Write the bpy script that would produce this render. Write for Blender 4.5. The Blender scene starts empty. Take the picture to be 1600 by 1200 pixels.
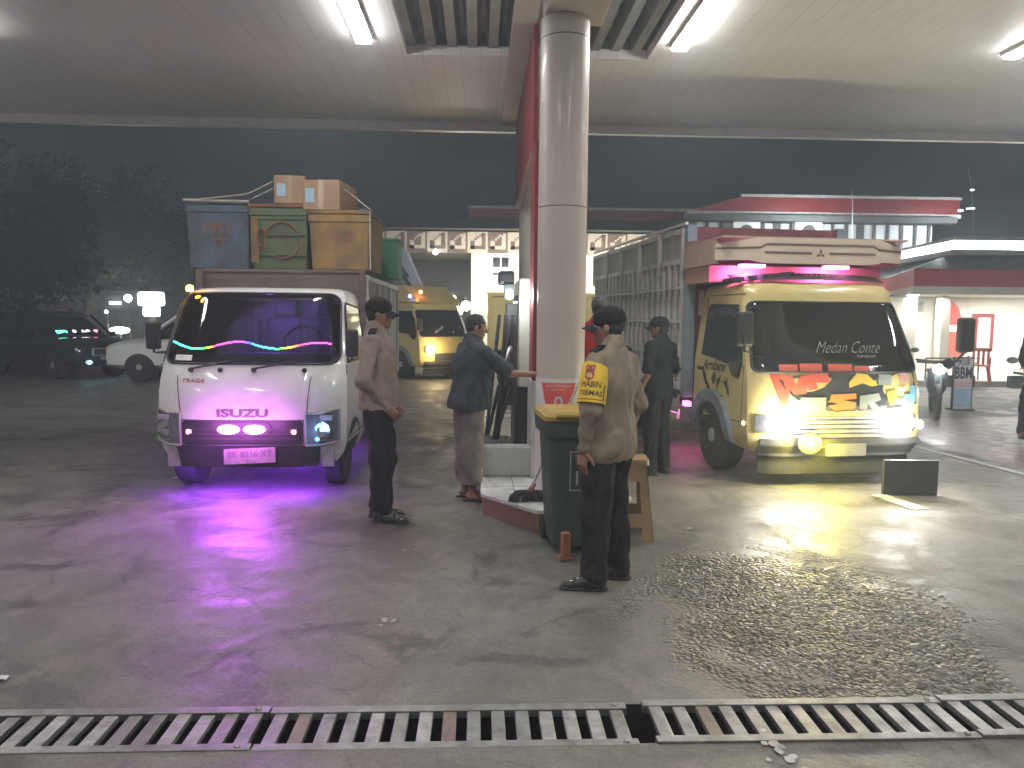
import bpy, math, random
import numpy as np
from mathutils import Vector, Matrix, noise
random.seed(7)
R = math.radians
S = bpy.context.scene
COL = S.collection

# ---------------------------------------------------------------- camera
W, H, FOC = 1600.0, 1200.0, 1180.0
YAW, PITCH, ROLL = R(2.5), R(5.0), 0.009
CAM = Vector((0, 0, 1.65))
Fv = Vector((math.sin(YAW)*math.cos(PITCH), math.cos(YAW)*math.cos(PITCH), -math.sin(PITCH)))
R0 = Vector((math.cos(YAW), -math.sin(YAW), 0)); U0 = R0.cross(Fv)
Rv = R0*math.cos(ROLL) + U0*math.sin(ROLL); Uv = U0*math.cos(ROLL) - R0*math.sin(ROLL)
cd = bpy.data.cameras.new("camera"); cam = bpy.data.objects.new("camera", cd); COL.objects.link(cam)
cd.sensor_width = 36; cd.lens = 36*FOC/W; cd.clip_start = 0.05; cd.clip_end = 2000
M = Matrix((Rv, Uv, -Fv)).transposed().to_4x4(); M.translation = CAM
cam.matrix_world = M
S.camera = cam
def ray(px, py): return Fv + Rv*((px-800)/FOC) - Uv*((py-600)/FOC)
def at(px, py, Y):
    r = ray(px, py); return CAM + r*(Y/r.y)
def G(px, py, z=0.0):
    r = ray(px, py); return CAM + r*((z-CAM.z)/r.z)

# ---------------------------------------------------------------- world, exposure
wd = bpy.data.worlds.new("World"); S.world = wd; wd.use_nodes = True
nt = wd.node_tree; nt.nodes.clear()
wo = nt.nodes.new('ShaderNodeOutputWorld'); bg = nt.nodes.new('ShaderNodeBackground')
sky = nt.nodes.new('ShaderNodeTexSky'); sky.sky_type = 'NISHITA'; sky.sun_disc = False
sky.sun_elevation = R(-4); sky.sun_rotation = R(150)
hs = nt.nodes.new('ShaderNodeMix'); hs.data_type = 'RGBA'; hs.inputs[0].default_value = 0.9
hs.inputs[7].default_value = (0.30, 0.42, 0.50, 1)
nt.links.new(sky.outputs[0], hs.inputs[6]); nt.links.new(hs.outputs[2], bg.inputs[0])
bg.inputs[1].default_value = 0.036
nt.links.new(bg.outputs[0], wo.inputs[0])
S.view_settings.view_transform = 'Standard'; S.view_settings.look = 'None'
S.view_settings.exposure = 0.45; S.view_settings.gamma = 1.0
S.render.engine = 'CYCLES'
S.cycles.use_denoising = True
S.cycles.max_bounces = 6; S.cycles.diffuse_bounces = 3; S.cycles.glossy_bounces = 3
S.cycles.transmission_bounces = 4; S.cycles.volume_bounces = 0; S.cycles.transparent_max_bounces = 8
S.cycles.sample_clamp_indirect = 4.0; S.cycles.caustics_reflective = False; S.cycles.caustics_refractive = False

# ---------------------------------------------------------------- helpers
def tag(o, label=None, cat=None, group=None, kind=None):
    if label: o['label'] = label
    if cat: o['category'] = cat
    if group: o['group'] = group
    if kind: o['kind'] = kind
    return o
def thing(name, label, cat, loc=(0, 0, 0), rz=0.0, group=None):
    o = bpy.data.objects.new(name, None); COL.objects.link(o)
    o.empty_display_size = 0.1; o.location = loc; o.rotation_euler = (0, 0, rz)
    return tag(o, label, cat, group)
def copy_tree(o, loc, rz, label=None, parent=None):
    c = o.copy(); COL.objects.link(c)
    if parent: c.parent = parent
    else:
        c.location = loc; c.rotation_euler = (0, 0, rz)
        if label: c['label'] = label
    for ch in list(o.children): copy_tree(ch, None, None, None, c)
    return c

class MB:
    def __init__(s): s.v = []; s.f = []; s.m = []; s.mi = 0
    def add(s, vs, fs):
        n = len(s.v); s.v += [tuple(p) for p in vs]
        s.f += [tuple(n+i for i in f) for f in fs]; s.m += [s.mi]*len(fs); return s
    def bx(s, x0, x1, y0, y1, z0, z1):
        return s.add([(x0,y0,z0),(x1,y0,z0),(x1,y1,z0),(x0,y1,z0),(x0,y0,z1),(x1,y0,z1),(x1,y1,z1),(x0,y1,z1)],
                     [(0,3,2,1),(4,5,6,7),(0,1,5,4),(1,2,6,5),(2,3,7,6),(3,0,4,7)])
    def bc(s, c, d): return s.bx(c[0]-d[0]/2, c[0]+d[0]/2, c[1]-d[1]/2, c[1]+d[1]/2, c[2]-d[2]/2, c[2]+d[2]/2)
    def cyl(s, a, b, r0, r1=None, n=12, cap=True):
        a = Vector(a); b = Vector(b); r1 = r0 if r1 is None else r1
        d = (b-a).normalized(); u = d.orthogonal().normalized(); w = d.cross(u)
        vs = []
        for p, r in ((a, r0), (b, r1)):
            for i in range(n):
                t = 2*math.pi*i/n; vs.append(p + (u*math.cos(t)+w*math.sin(t))*r)
        fs = [(i, (i+1) % n, n+(i+1) % n, n+i) for i in range(n)]
        if cap: fs += [tuple(range(n-1, -1, -1)), tuple(range(n, 2*n))]
        return s.add(vs, fs)
    def tube(s, pts, r, n=8):
        pts = [Vector(p) for p in pts]; vs = []; pu = None
        for i, p in enumerate(pts):
            d = (pts[min(i+1, len(pts)-1)]-pts[max(i-1, 0)]).normalized()
            if pu is None: pu = d.orthogonal().normalized()
            u = (pu - d*pu.dot(d)).normalized(); pu = u; w = d.cross(u)
            rr = r[i] if isinstance(r, (list, tuple)) else r
            for k in range(n):
                t = 2*math.pi*k/n; vs.append(p+(u*math.cos(t)+w*math.sin(t))*rr)
        fs = []
        for i in range(len(pts)-1):
            for k in range(n): fs.append((i*n+k, i*n+(k+1) % n, (i+1)*n+(k+1) % n, (i+1)*n+k))
        fs += [tuple(range(n-1, -1, -1)), tuple(range((len(pts)-1)*n, len(pts)*n))]
        return s.add(vs, fs)
    def prism(s, poly, z0, z1):            # poly in xy, ccw
        n = len(poly)
        return s.add([(x, y, z0) for x, y in poly]+[(x, y, z1) for x, y in poly],
                     [tuple(range(n-1, -1, -1)), tuple(range(n, 2*n))]+[(i, (i+1) % n, n+(i+1) % n, n+i) for i in range(n)])
    def slab(s, poly, f, t0, t1):          # poly 2D mapped by f(a,b,t)
        n = len(poly)
        return s.add([f(a, b, t0) for a, b in poly]+[f(a, b, t1) for a, b in poly],
                     [tuple(range(n-1, -1, -1)), tuple(range(n, 2*n))]+[(i, (i+1) % n, n+(i+1) % n, n+i) for i in range(n)])
    def sph(s, c, r, n=12, m=8):
        rx, ry, rz = r if isinstance(r, (tuple, list)) else (r, r, r)
        vs = []; fs = []
        for j in range(m+1):
            ph = math.pi*j/m
            for i in range(n):
                t = 2*math.pi*i/n
                vs.append((c[0]+rx*math.sin(ph)*math.cos(t), c[1]+ry*math.sin(ph)*math.sin(t), c[2]+rz*math.cos(ph)))
        for j in range(m):
            for i in range(n): fs.append((j*n+i, (j+1)*n+i, (j+1)*n+(i+1) % n, j*n+(i+1) % n))
        return s.add(vs, fs)
    def lathe(s, prof, c, n=24, axis='z'):
        vs = []; fs = []
        for r, h in prof:
            for i in range(n):
                t = 2*math.pi*i/n; a, b = r*math.cos(t), r*math.sin(t)
                vs.append((c[0]+a, c[1]+b, c[2]+h) if axis == 'z' else ((c[0]+h, c[1]+a, c[2]+b) if axis == 'x' else (c[0]+a, c[1]+h, c[2]+b)))
        k = len(prof)
        for j in range(k-1):
            for i in range(n): fs.append((j*n+i, j*n+(i+1) % n, (j+1)*n+(i+1) % n, (j+1)*n+i))
        fs += [tuple(range(n-1, -1, -1)), tuple(range((k-1)*n, k*n))]
        return s.add(vs, fs)
    def loft(s, rings, cap=True):
        n = len(rings[0]); vs = [p for r in rings for p in r]; fs = []
        for j in range(len(rings)-1):
            for i in range(n): fs.append((j*n+i, j*n+(i+1) % n, (j+1)*n+(i+1) % n, (j+1)*n+i))
        if cap: fs += [tuple(range(n-1, -1, -1)), tuple(range((len(rings)-1)*n, len(rings)*n))]
        return s.add(vs, fs)
    def grid(s, f, us, vs_):
        vs = [f(u, v) for v in vs_ for u in us]; n = len(us)
        return s.add(vs, [(j*n+i, j*n+i+1, (j+1)*n+i+1, (j+1)*n+i) for j in range(len(vs_)-1) for i in range(n-1)])
    def rim(s, f, us, vs_, d):             # thick closed patch: f(u,v,t)
        n = len(us); m = len(vs_); base = len(s.v)
        vs = [f(u, v, 0) for v in vs_ for u in us]+[f(u, v, d) for v in vs_ for u in us]
        fs = [(j*n+i+1, j*n+i, (j+1)*n+i, (j+1)*n+i+1) for j in range(m-1) for i in range(n-1)]
        o = n*m; fs += [(o+j*n+i, o+j*n+i+1, o+(j+1)*n+i+1, o+(j+1)*n+i) for j in range(m-1) for i in range(n-1)]
        bd = [i for i in range(n)]+[j*n+n-1 for j in range(1, m)]+[(m-1)*n+i for i in range(n-2, -1, -1)]+[j*n for j in range(m-2, 0, -1)]
        k = len(bd); fs += [(bd[i], bd[(i+1) % k], o+bd[(i+1) % k], o+bd[i]) for i in range(k)]
        return s.add(vs, fs)
    def text(s, tv, f):
        vs, fs = tv; return s.add([f(x, y) for x, y in vs], fs)
    def build(s, name, mats, parent=None, smooth=None, bevel=0.0, label=None):
        me = bpy.data.meshes.new(name); me.from_pydata(s.v, [], s.f); me.validate()
        if not isinstance(mats, (list, tuple)): mats = [mats]
        for m in mats: me.materials.append(m)
        if len(mats) > 1 and len(me.polygons) == len(s.m): me.polygons.foreach_set('material_index', s.m)
        if smooth is not None:
            me.polygons.foreach_set('use_smooth', [True]*len(me.polygons)); me.set_sharp_from_angle(angle=R(smooth))
        o = bpy.data.objects.new(name, me); COL.objects.link(o)
        if parent: o.parent = parent
        if bevel:
            b = o.modifiers.new('bevel', 'BEVEL'); b.width = bevel; b.segments = 2; b.limit_method = 'ANGLE'
        if label: o['label'] = label
        return o

_tc = {}
def txt(s, size, align='CENTER', shear=0.0, width=None, bold=0.0):
    k = (s, size, align, shear, width, bold)
    if k in _tc: return _tc[k]
    c = bpy.data.curves.new('t', 'FONT'); c.body = s; c.size = size; c.align_x = align; c.align_y = 'CENTER'
    c.shear = shear; c.offset = bold; c.resolution_u = 3
    o = bpy.data.objects.new('t', c); COL.objects.link(o)
    dg = bpy.context.evaluated_depsgraph_get(); me = o.evaluated_get(dg).to_mesh()
    vs = [(v.co.x, v.co.y) for v in me.vertices]; fs = [tuple(p.vertices) for p in me.polygons]
    o.evaluated_get(dg).to_mesh_clear()
    bpy.data.objects.remove(o); bpy.data.curves.remove(c)
    if width:
        w = max(v[0] for v in vs)-min(v[0] for v in vs); vs = [(x*width/w, y) for x, y in vs]
    _tc[k] = (vs, fs); return _tc[k]

# ---------------------------------------------------------------- materials
def pm(name, c1, c2=None, scale=4.0, rough=0.5, r2=None, metal=0.0, bump=0.0, bscale=60.0, coat=0.0, detail=4, spec=0.5, streak=None, emit=None, estr=0.0):
    m = bpy.data.materials.new(name); m.use_nodes = True; n = m.node_tree.nodes; l = m.node_tree.links
    b = n['Principled BSDF']; b.inputs['Base Color'].default_value = (*c1, 1); b.inputs['Roughness'].default_value = rough
    b.inputs['Metallic'].default_value = metal; b.inputs['Coat Weight'].default_value = coat; b.inputs['Specular IOR Level'].default_value = spec
    if emit: b.inputs['Emission Color'].default_value = (*emit, 1); b.inputs['Emission Strength'].default_value = estr
    if c2 or bump or r2 is not None:
        tc = n.new('ShaderNodeTexCoord'); mp = n.new('ShaderNodeMapping'); l.new(tc.outputs['Object'], mp.inputs[0])
        if streak: mp.inputs['Scale'].default_value = streak
    if c2 or r2 is not None:
        t = n.new('ShaderNodeTexNoise'); t.inputs['Scale'].default_value = scale; t.inputs['Detail'].default_value = detail; t.inputs['Roughness'].default_value = 0.62
        l.new(mp.outputs[0], t.inputs[0])
        cr = n.new('ShaderNodeValToRGB'); cr.color_ramp.elements[0].position = 0.35; cr.color_ramp.elements[1].position = 0.68
        cr.color_ramp.elements[0].color = (*c1, 1); cr.color_ramp.elements[1].color = (*(c2 or c1), 1)
        l.new(t.outputs[0], cr.inputs[0])
        if c2: l.new(cr.outputs[0], b.inputs['Base Color'])
        if r2 is not None:
            mr = n.new('ShaderNodeMapRange'); mr.inputs['From Min'].default_value = 0.35; mr.inputs['From Max'].default_value = 0.65
            mr.inputs['To Min'].default_value = rough; mr.inputs['To Max'].default_value = r2
            l.new(t.outputs[0], mr.inputs[0]); l.new(mr.outputs[0], b.inputs['Roughness'])
    if bump:
        t2 = n.new('ShaderNodeTexNoise'); t2.inputs['Scale'].default_value = bscale; t2.inputs['Detail'].default_value = 5
        l.new(mp.outputs[0], t2.inputs[0])
        bp = n.new('ShaderNodeBump'); bp.inputs['Strength'].default_value = bump; bp.inputs['Distance'].default_value = 0.01
        l.new(t2.outputs[0], bp.inputs['Height']); l.new(bp.outputs[0], b.inputs['Normal'])
    return m
def em(name, c, s):
    m = bpy.data.materials.new(name); m.use_nodes = True; n = m.node_tree.nodes; b = n['Principled BSDF']
    b.inputs['Base Color'].default_value = (*c, 1); b.inputs['Emission Color'].default_value = (*c, 1); b.inputs['Emission Strength'].default_value = s
    return m
K = dict(
 soffit=pm('soffit_paint', (.50,.49,.47), (.40,.39,.37), 1.6, .45, bump=.08, bscale=12),
 corr=pm('corrugated_metal', (.34,.35,.34), (.22,.23,.22), 3, .45, metal=.4),
 white=pm('white_paint', (.74,.74,.74), (.66,.66,.67), 3, .28, coat=.5),
 whitewall=pm('white_plaster', (.72,.70,.62), (.62,.60,.53), 2, .8, bump=.1),
 cream=pm('cream_panel', (.60,.57,.50), (.52,.49,.43), 3, .45),
 colm=pm('column_cladding', (.50,.445,.40), (.46,.41,.37), 1.2, .42, r2=.5, metal=.05, coat=.12),
 colw=pm('column_white', (.66,.64,.62), (.58,.56,.54), 3, .4),
 red=pm('red_panel', (.26,.03,.035), (.21,.025,.03), 3, .45),
 redshirt=pm('red_cloth', (.45,.03,.03), (.33,.02,.02), 9, .85, bump=.3, spec=.12),
 black=pm('black_plastic', (.022,.022,.024), (.035,.035,.036), 8, .45),
 rubber=pm('tyre_rubber', (.022,.022,.022), (.04,.038,.035), 12, .85, bump=.3),
 dark=pm('dark_frame', (.045,.045,.05), (.07,.065,.06), 6, .6),
 steel=pm('worn_steel', (.36,.36,.36), (.20,.19,.18), 7, .32, r2=.55, metal=.8, bump=.15),
 chrome=pm('chrome', (.75,.75,.77), None, 4, .12, metal=1.0),
 glass=pm('tinted_glass', (.012,.014,.02), None, 4, .06, coat=1.0),
 lens=pm('lamp_lens', (.35,.36,.38), (.20,.21,.23), 14, .08, metal=.6, coat=1.0),
 yellow=pm('yellow_paint', (.60,.49,.19), (.53,.43,.17), 3, .34, coat=.35, r2=.5),
 yellow2=pm('bright_yellow', (.70,.45,.02), (.60,.38,.02), 6, .5),
 orange=pm('orange_plastic', (.33,.13,.06), None, 4, .5),
 alu=pm('grey_aluminium', (.60,.61,.60), (.40,.39,.37), 4, .42, r2=.6, metal=.15, streak=(1,1,.35)),
 alud=pm('grey_panel', (.42,.43,.42), (.27,.25,.23), 3, .55, metal=.2, streak=(1,1,.4)),
 bluegrey=pm('blue_grey_paint', (.22,.28,.34), (.16,.19,.22), 5, .5),
 maroon=pm('maroon_board', (.20,.045,.06), (.13,.03,.045), 5, .6),
 tile=pm('white_tile', (.62,.63,.62), (.54,.55,.54), 2, .18, r2=.35),
 brown=pm('brown_tile', (.26,.13,.09), (.17,.09,.07), 6, .4),
 skin=pm('brown_skin', (.30,.155,.105), (.25,.125,.085), 12, .55, bump=.1, bscale=120),
 hair=pm('black_hair', (.010,.009,.009), (.016,.015,.014), 40, .6, bump=.5, bscale=150),
 khaki=pm('khaki_cloth', (.26,.215,.165), (.205,.17,.132), 10, .85, bump=.25, bscale=220, spec=.12),
 khaki2=pm('tan_cloth', (.31,.245,.215), (.25,.2,.175), 10, .85, bump=.25, bscale=220, spec=.12),
 navy=pm('navy_black_cloth', (.016,.016,.02), (.024,.023,.027), 12, .8, bump=.3, bscale=180, spec=.12),
 teal=pm('slate_cloth', (.055,.064,.074), (.042,.05,.058), 10, .9, bump=.3, bscale=180, spec=.12),
 taupe=pm('taupe_cloth', (.22,.188,.172), (.175,.15,.138), 9, .9, bump=.3, bscale=180, spec=.12),
 tee=pm('black_tee', (.022,.028,.029), (.016,.02,.022), 10, .9, bump=.3, bscale=180, spec=.12),
 leather=pm('black_leather', (.015,.015,.018), (.03,.03,.032), 20, .22, r2=.4, coat=.4),
 bin=pm('green_bin', (.035,.055,.045), (.05,.068,.058), 8, .5, bump=.1),
 binlid=pm('yellow_lid', (.42,.27,.03), (.30,.19,.03), 6, .5),
 wood=pm('tan_plastic', (.36,.24,.12), (.28,.18,.09), 6, .5),
 blue=pm('blue_box', (.075,.12,.175), (.05,.055,.065), 4.5, .65, bump=.25, bscale=25),
 green=pm('green_box', (.065,.14,.07), (.10,.085,.045), 4.0, .65, bump=.25, bscale=25),
 ochre=pm('ochre_box', (.30,.18,.05), (.13,.085,.05), 4.0, .65, bump=.25, bscale=25),
 rust=pm('rusty_board', (.26,.11,.065), (.16,.07,.05), 6, .8, bump=.3),
 plank=pm('weathered_plank', (.17,.13,.13), (.10,.075,.07), 5, .85, bump=.3, bscale=20, streak=(.3,1,2)),
 carton=pm('cardboard', (.38,.25,.16), (.31,.20,.13), 5, .85),
 label=pm('pale_blue_label', (.35,.50,.62), None, 4, .6),
 rope=pm('rope', (.55,.52,.46), (.4,.38,.34), 30, .8),
 plate=pm('plate_white', (.62,.60,.62), (.5,.48,.5), 10, .5),
 regplate=pm('registration_plate', (.27,.26,.27), (.2,.2,.2), 10, .5),
 ink=pm('dark_ink', (.02,.02,.022), None, 4, .6),
 greyink=pm('faded_ink', (.13,.12,.12), None, 4, .6),
 pale=pm('pale_lettering', (.30,.30,.30), None, 4, .5),
 roof=pm('grey_roof', (.12,.125,.125), (.08,.085,.085), 2, .7, bump=.2),
 batikd=pm('batik_brown', (.15,.105,.09), (.12,.085,.075), 3, .7),
 batikl=pm('batik_cream', (.50,.45,.40), (.44,.40,.36), 3, .7),
 leaf=pm('dark_leaf', (.045,.06,.04), (.07,.085,.05), .6, .7),
 bark=pm('bark', (.10,.08,.06), (.06,.05,.04), 8, .9, bump=.5, bscale=15),
 ledw=em('lamp_white', (1,.98,.95), 46),
)

def clear_glass(name, tint, a):
    m = bpy.data.materials.new(name); m.use_nodes = True; n = m.node_tree.nodes; l = m.node_tree.links; n.clear()
    o = n.new('ShaderNodeOutputMaterial'); mx = n.new('ShaderNodeMixShader'); tr = n.new('ShaderNodeBsdfTransparent'); gl = n.new('ShaderNodeBsdfGlossy'); fr = n.new('ShaderNodeFresnel')
    tr.inputs[0].default_value = (*tint, 1); gl.inputs['Roughness'].default_value = .05; fr.inputs[0].default_value = a
    l.new(fr.outputs[0], mx.inputs[0]); l.new(tr.outputs[0], mx.inputs[1]); l.new(gl.outputs[0], mx.inputs[2]); l.new(mx.outputs[0], o.inputs[0]); return m
K['cabglass'] = clear_glass('cab_glass', (.68, .70, .75), 1.7)
K['seat'] = pm('seat_vinyl', (.11, .11, .12), (.16, .16, .17), 5, .6)
K['lining'] = pm('cab_lining', (.30, .30, .31), (.22, .22, .23), 3, .8)
# ---------------------------------------------------------------- canopy lamps (the place's own light)
def area(name, loc, sx, sy, power, color, rot=(0, 0, 0), parent=None, spread=math.pi):
    L = bpy.data.lights.new(name, 'AREA'); L.shape = 'RECTANGLE'; L.size = sx; L.size_y = sy
    L.energy = power; L.color = color; L.spread = spread
    o = bpy.data.objects.new(name, L); COL.objects.link(o); o.location = loc; o.rotation_euler = rot
    if parent: o.parent = parent
    return o
def point(name, loc, power, color, r=0.05, parent=None):
    L = bpy.data.lights.new(name, 'POINT'); L.energy = power; L.color = color; L.shadow_soft_size = r
    o = bpy.data.objects.new(name, L); COL.objects.link(o); o.location = loc
    if parent: o.parent = parent
    return o
def spot(name, loc, target, power, color, size, blend=0.6, r=0.05, parent=None):
    L = bpy.data.lights.new(name, 'SPOT'); L.energy = power; L.color = color; L.spot_size = size; L.spot_blend = blend; L.shadow_soft_size = r
    o = bpy.data.objects.new(name, L); COL.objects.link(o); o.location = loc
    d = Vector(target)-Vector(loc); o.rotation_euler = d.to_track_quat('-Z', 'Y').to_euler()
    if parent: o.parent = parent
    return o
ZC = 4.3                                           # soffit height
LAMPP = 15.0
fix = MB().bx(-.068, .068, -.56, .56, -.045, .05)
edge = MB()
for a, b in ((-.085, -.07), (.07, .085)): edge.bx(a, b, -.58, .58, -.02, .05)
edge.bx(-.07, .07, -.58, -.56, -.02, .05); edge.bx(-.07, .07, .56, .58, -.02, .05)
first = None
for j, y in enumerate((6.98, 2.6, -1.8)):
    for i, x in enumerate((-8.2, -4.72, -1.12, 1.93, 5.25, 8.6)):
        if first is None:
            first = t = thing('canopy_lamp', '', 'ceiling light', (x, y, ZC), 0, 'long white lamps set in the canopy soffit')
            fix.build('diffuser', K['ledw'], t); edge.build('frame', K['white'], t)
            area('light', (0, 0, -.075), .16, 1.1, LAMPP, (1, .97, .93), parent=t)
        else: t = copy_tree(first, (x, y, ZC), 0)
        far = j == 0
        nm = {1: 'long white canopy lamp cut by the left edge of the picture', 2: 'long white canopy lamp above the white truck, left of the round column',
              3: 'long white canopy lamp right of the round column above the yellow truck', 4: 'long white canopy lamp cut by the right edge of the picture'}
        t['label'] = nm.get(i, 'long white canopy lamp beyond the side of the picture') if far else 'long white canopy lamp overhead nearer than the picture shows'

# ---------------------------------------------------------------- ground
def ground_mat():
    m = bpy.data.materials.new('worn_concrete'); m.use_nodes = True; n = m.node_tree.nodes; l = m.node_tree.links
    b = n['Principled BSDF']; tc = n.new('ShaderNodeTexCoord'); b.inputs['Specular IOR Level'].default_value = 0.5
    def nz(sc, det, rough=.6, dist=0.0, loc=(0, 0, 0)):
        mp = n.new('ShaderNodeMapping'); mp.inputs['Location'].default_value = loc; l.new(tc.outputs['Object'], mp.inputs[0])
        t = n.new('ShaderNodeTexNoise'); t.inputs['Scale'].default_value = sc; t.inputs['Detail'].default_value = det
        t.inputs['Roughness'].default_value = rough; t.inputs['Distortion'].default_value = dist; l.new(mp.outputs[0], t.inputs[0]); return t.outputs[0]
    def ramp(src, p0, p1, c0=(0,0,0), c1=(1,1,1)):
        r = n.new('ShaderNodeValToRGB'); e = r.color_ramp.elements; e[0].position = p0; e[1].position = p1
        e[0].color = (*c0, 1); e[1].color = (*c1, 1); l.new(src, r.inputs[0]); return r.outputs[0]
    def mix(f, a, bb, mode='MIX'):
        x = n.new('ShaderNodeMix'); x.data_type = 'RGBA'; x.blend_type = mode
        for s, v in ((0, f), (6, a), (7, bb)):
            if hasattr(v, 'is_linked'): l.new(v, x.inputs[s])
            else: x.inputs[s].default_value = v
        return x.outputs[2]
    big = nz(.55, 6, .6, .6); mid = nz(2.3, 8, .68, .8, (3, 5, 0)); fine = nz(38, 5, .7); oil = nz(1.3, 10, .66, .9, (11, 2, 0)); wet = nz(2.2, 10, .72, .8, (7, 9, 0))
    c = ramp(big, .32, .68, (.076, .071, .063), (.145, .135, .118))
    c = mix(ramp(mid, .42, .66), c, (.185, .173, .152, 1)); 
    c = mix(ramp(oil, .545, .60), c, (.058, .052, .047, 1))
    c = mix(.22, c, ramp(fine, .3, .7, (.04, .036, .032), (.30, .28, .25)))
    c = mix(ramp(nz(95, 3, .6), .60, .68), c, (.05, .045, .04, 1)); c = mix(ramp(nz(70, 3, .6, 0, (4, 4, 0)), .66, .72), c, (.30, .28, .25, 1))
    # crackle
    vo = n.new('ShaderNodeTexVoronoi'); vo.feature = 'DISTANCE_TO_EDGE'; vo.inputs['Scale'].default_value = 1.3
    nv = n.new('ShaderNodeMixRGB') if False else None
    ad = n.new('ShaderNodeVectorMath'); ad.operation = 'MULTIPLY_ADD'; ad.inputs[1].default_value = (.5, .5, 0)
    tn = n.new('ShaderNodeTexNoise'); tn.inputs['Scale'].default_value = 2.2; tn.inputs['Detail'].default_value = 5; l.new(tc.outputs['Object'], tn.inputs[0])
    l.new(tn.outputs[1], ad.inputs[0]); l.new(tc.outputs['Object'], ad.inputs[2]); l.new(ad.outputs[0], vo.inputs[0])
    crk = ramp(vo.outputs['Distance'], .0, .008, (.75, .75, .75), (0, 0, 0))
    cm = n.new('ShaderNodeMath'); cm.operation = 'MULTIPLY'; l.new(crk, cm.inputs[0]); l.new(ramp(big, .5, .6), cm.inputs[1])
    c = mix(cm.outputs[0], c, (.04, .036, .034, 1))
    l.new(c, b.inputs['Base Color'])
    # broken patch, front right: coarse aggregate shows
    cg = G(1265, 965); sp = n.new('ShaderNodeMapping'); sp.vector_type = 'POINT'
    sp.inputs['Location'].default_value = (-cg.x/.86, -cg.y/1.15, 0); sp.inputs['Scale'].default_value = (1/.86, 1/1.15, 0); l.new(tc.outputs['Object'], sp.inputs[0])
    ln = n.new('ShaderNodeVectorMath'); ln.operation = 'LENGTH'; l.new(sp.outputs[0], ln.inputs[0])
    an = n.new('ShaderNodeMath'); an.operation = 'MULTIPLY_ADD'; an.inputs[1].default_value = 2.4; hf = n.new('ShaderNodeMath'); hf.operation = 'MULTIPLY'; hf.inputs[1].default_value = .42; l.new(mid, an.inputs[0]); l.new(ln.outputs['Value'], an.inputs[2])
    l.new(an.outputs[0], hf.inputs[0]); msk = ramp(hf.outputs[0], .80, 1.0, (1, 1, 1), (0, 0, 0))
    v2 = n.new('ShaderNodeTexVoronoi'); v2.inputs['Scale'].default_value = 42; l.new(tc.outputs['Object'], v2.inputs[0])
    c = mix(msk, c, mix(ramp(v2.outputs['Distance'], .15, .75), (.19, .172, .145, 1), (.055, .05, .044, 1)))
    l.new(c, b.inputs['Base Color'])
    rr = n.new('ShaderNodeMapRange'); rr.inputs['From Min'].default_value = .4; rr.inputs['From Max'].default_value = .62
    rr.inputs['To Min'].default_value = .70; rr.inputs['To Max'].default_value = .40; l.new(wet, rr.inputs[0]); l.new(rr.outputs[0], b.inputs['Roughness'])
    h = n.new('ShaderNodeMath'); h.operation = 'MULTIPLY_ADD'; h.inputs[1].default_value = .35; l.new(fine, h.inputs[0]); l.new(mid, h.inputs[2])
    bp = n.new('ShaderNodeBump'); bp.inputs['Strength'].default_value = .35; bp.inputs['Distance'].default_value = .03
    l.new(h.outputs[0], bp.inputs['Height'])
    b2 = n.new('ShaderNodeBump'); b2.invert = True; b2.inputs['Distance'].default_value = .05; l.new(v2.outputs['Distance'], b2.inputs['Height']); l.new(msk, b2.inputs['Strength']); l.new(bp.outputs[0], b2.inputs['Normal'])
    l.new(b2.outputs[0], b.inputs['Normal'])
    return m
GM = ground_mat()
YA, YB = G(700, 1166).y, G(700, 1104).y                                # the drain trench
g = MB()
g.add([(-90, -12, 0), (90, -12, 0), (90, YA, 0), (-90, YA, 0)], [(0, 1, 2, 3)])
g.add([(-90, YB, 0), (90, YB, 0), (90, 170, 0), (-90, 170, 0)], [(0, 1, 2, 3)])
tag(g.build('ground', GM), kind='structure')
tr = MB()
tr.add([(-6, YA, 0), (6, YA, 0), (6, YA, -.3), (-6, YA, -.3), (-6, YB, 0), (6, YB, 0), (6, YB, -.3), (-6, YB, -.3)],
       [(0, 1, 2, 3), (5, 4, 7, 6), (3, 2, 6, 7)])
tag(tr.build('drain_channel', pm('wet_mud', (.012, .011, .01), (.03, .026, .022), 6, .7)), kind='structure')
j = MB()                                            # expansion joints and the darker road beyond
a = G(0, 635)
j.add([(-20, a.y, .004), (.0, a.y, .004), (.0, a.y+.05, .004), (-20, a.y+.05, .004)], [(0, 1, 2, 3)])
j.add([(-20, 2.1, .004), (-19, 2.1, .004), (-19, 2.11, .004), (-20, 2.11, .004)], [(0, 1, 2, 3)])
tag(j.build('expansion_joint', K['dark']), kind='structure')
p = MB(); q = [G(1420, 655), G(1640, 650), G(1640, 745), G(1440, 693)]
p.add([(v.x, v.y, .004) for v in q], [(3, 2, 1, 0)])
tag(p.build('red_pavement', pm('wet_red_paving', (.16, .10, .095), (.10, .075, .07), 5, .32, r2=.5, bump=.2)), kind='structure')
w = MB()
for (x0, y0, x1, y1, wd_) in ((1425, 697, 1640, 752, .10), (1372, 774, 1440, 797, .16)):
    a, b = G(x0, y0), G(x1, y1); d = (b-a).normalized(); s = Vector((-d.y, d.x, 0))*wd_/2
    w.add([(*(a+s).xy, .008), (*(a-s).xy, .008), (*(b-s).xy, .008), (*(b+s).xy, .008)], [(0, 1, 2, 3)])
tag(w.build('road_marking', pm('worn_white_line', (.62, .62, .60), (.30, .29, .28), 7, .6)), kind='structure')
w = MB()                                             # flaked paint marks on the concrete
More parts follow.
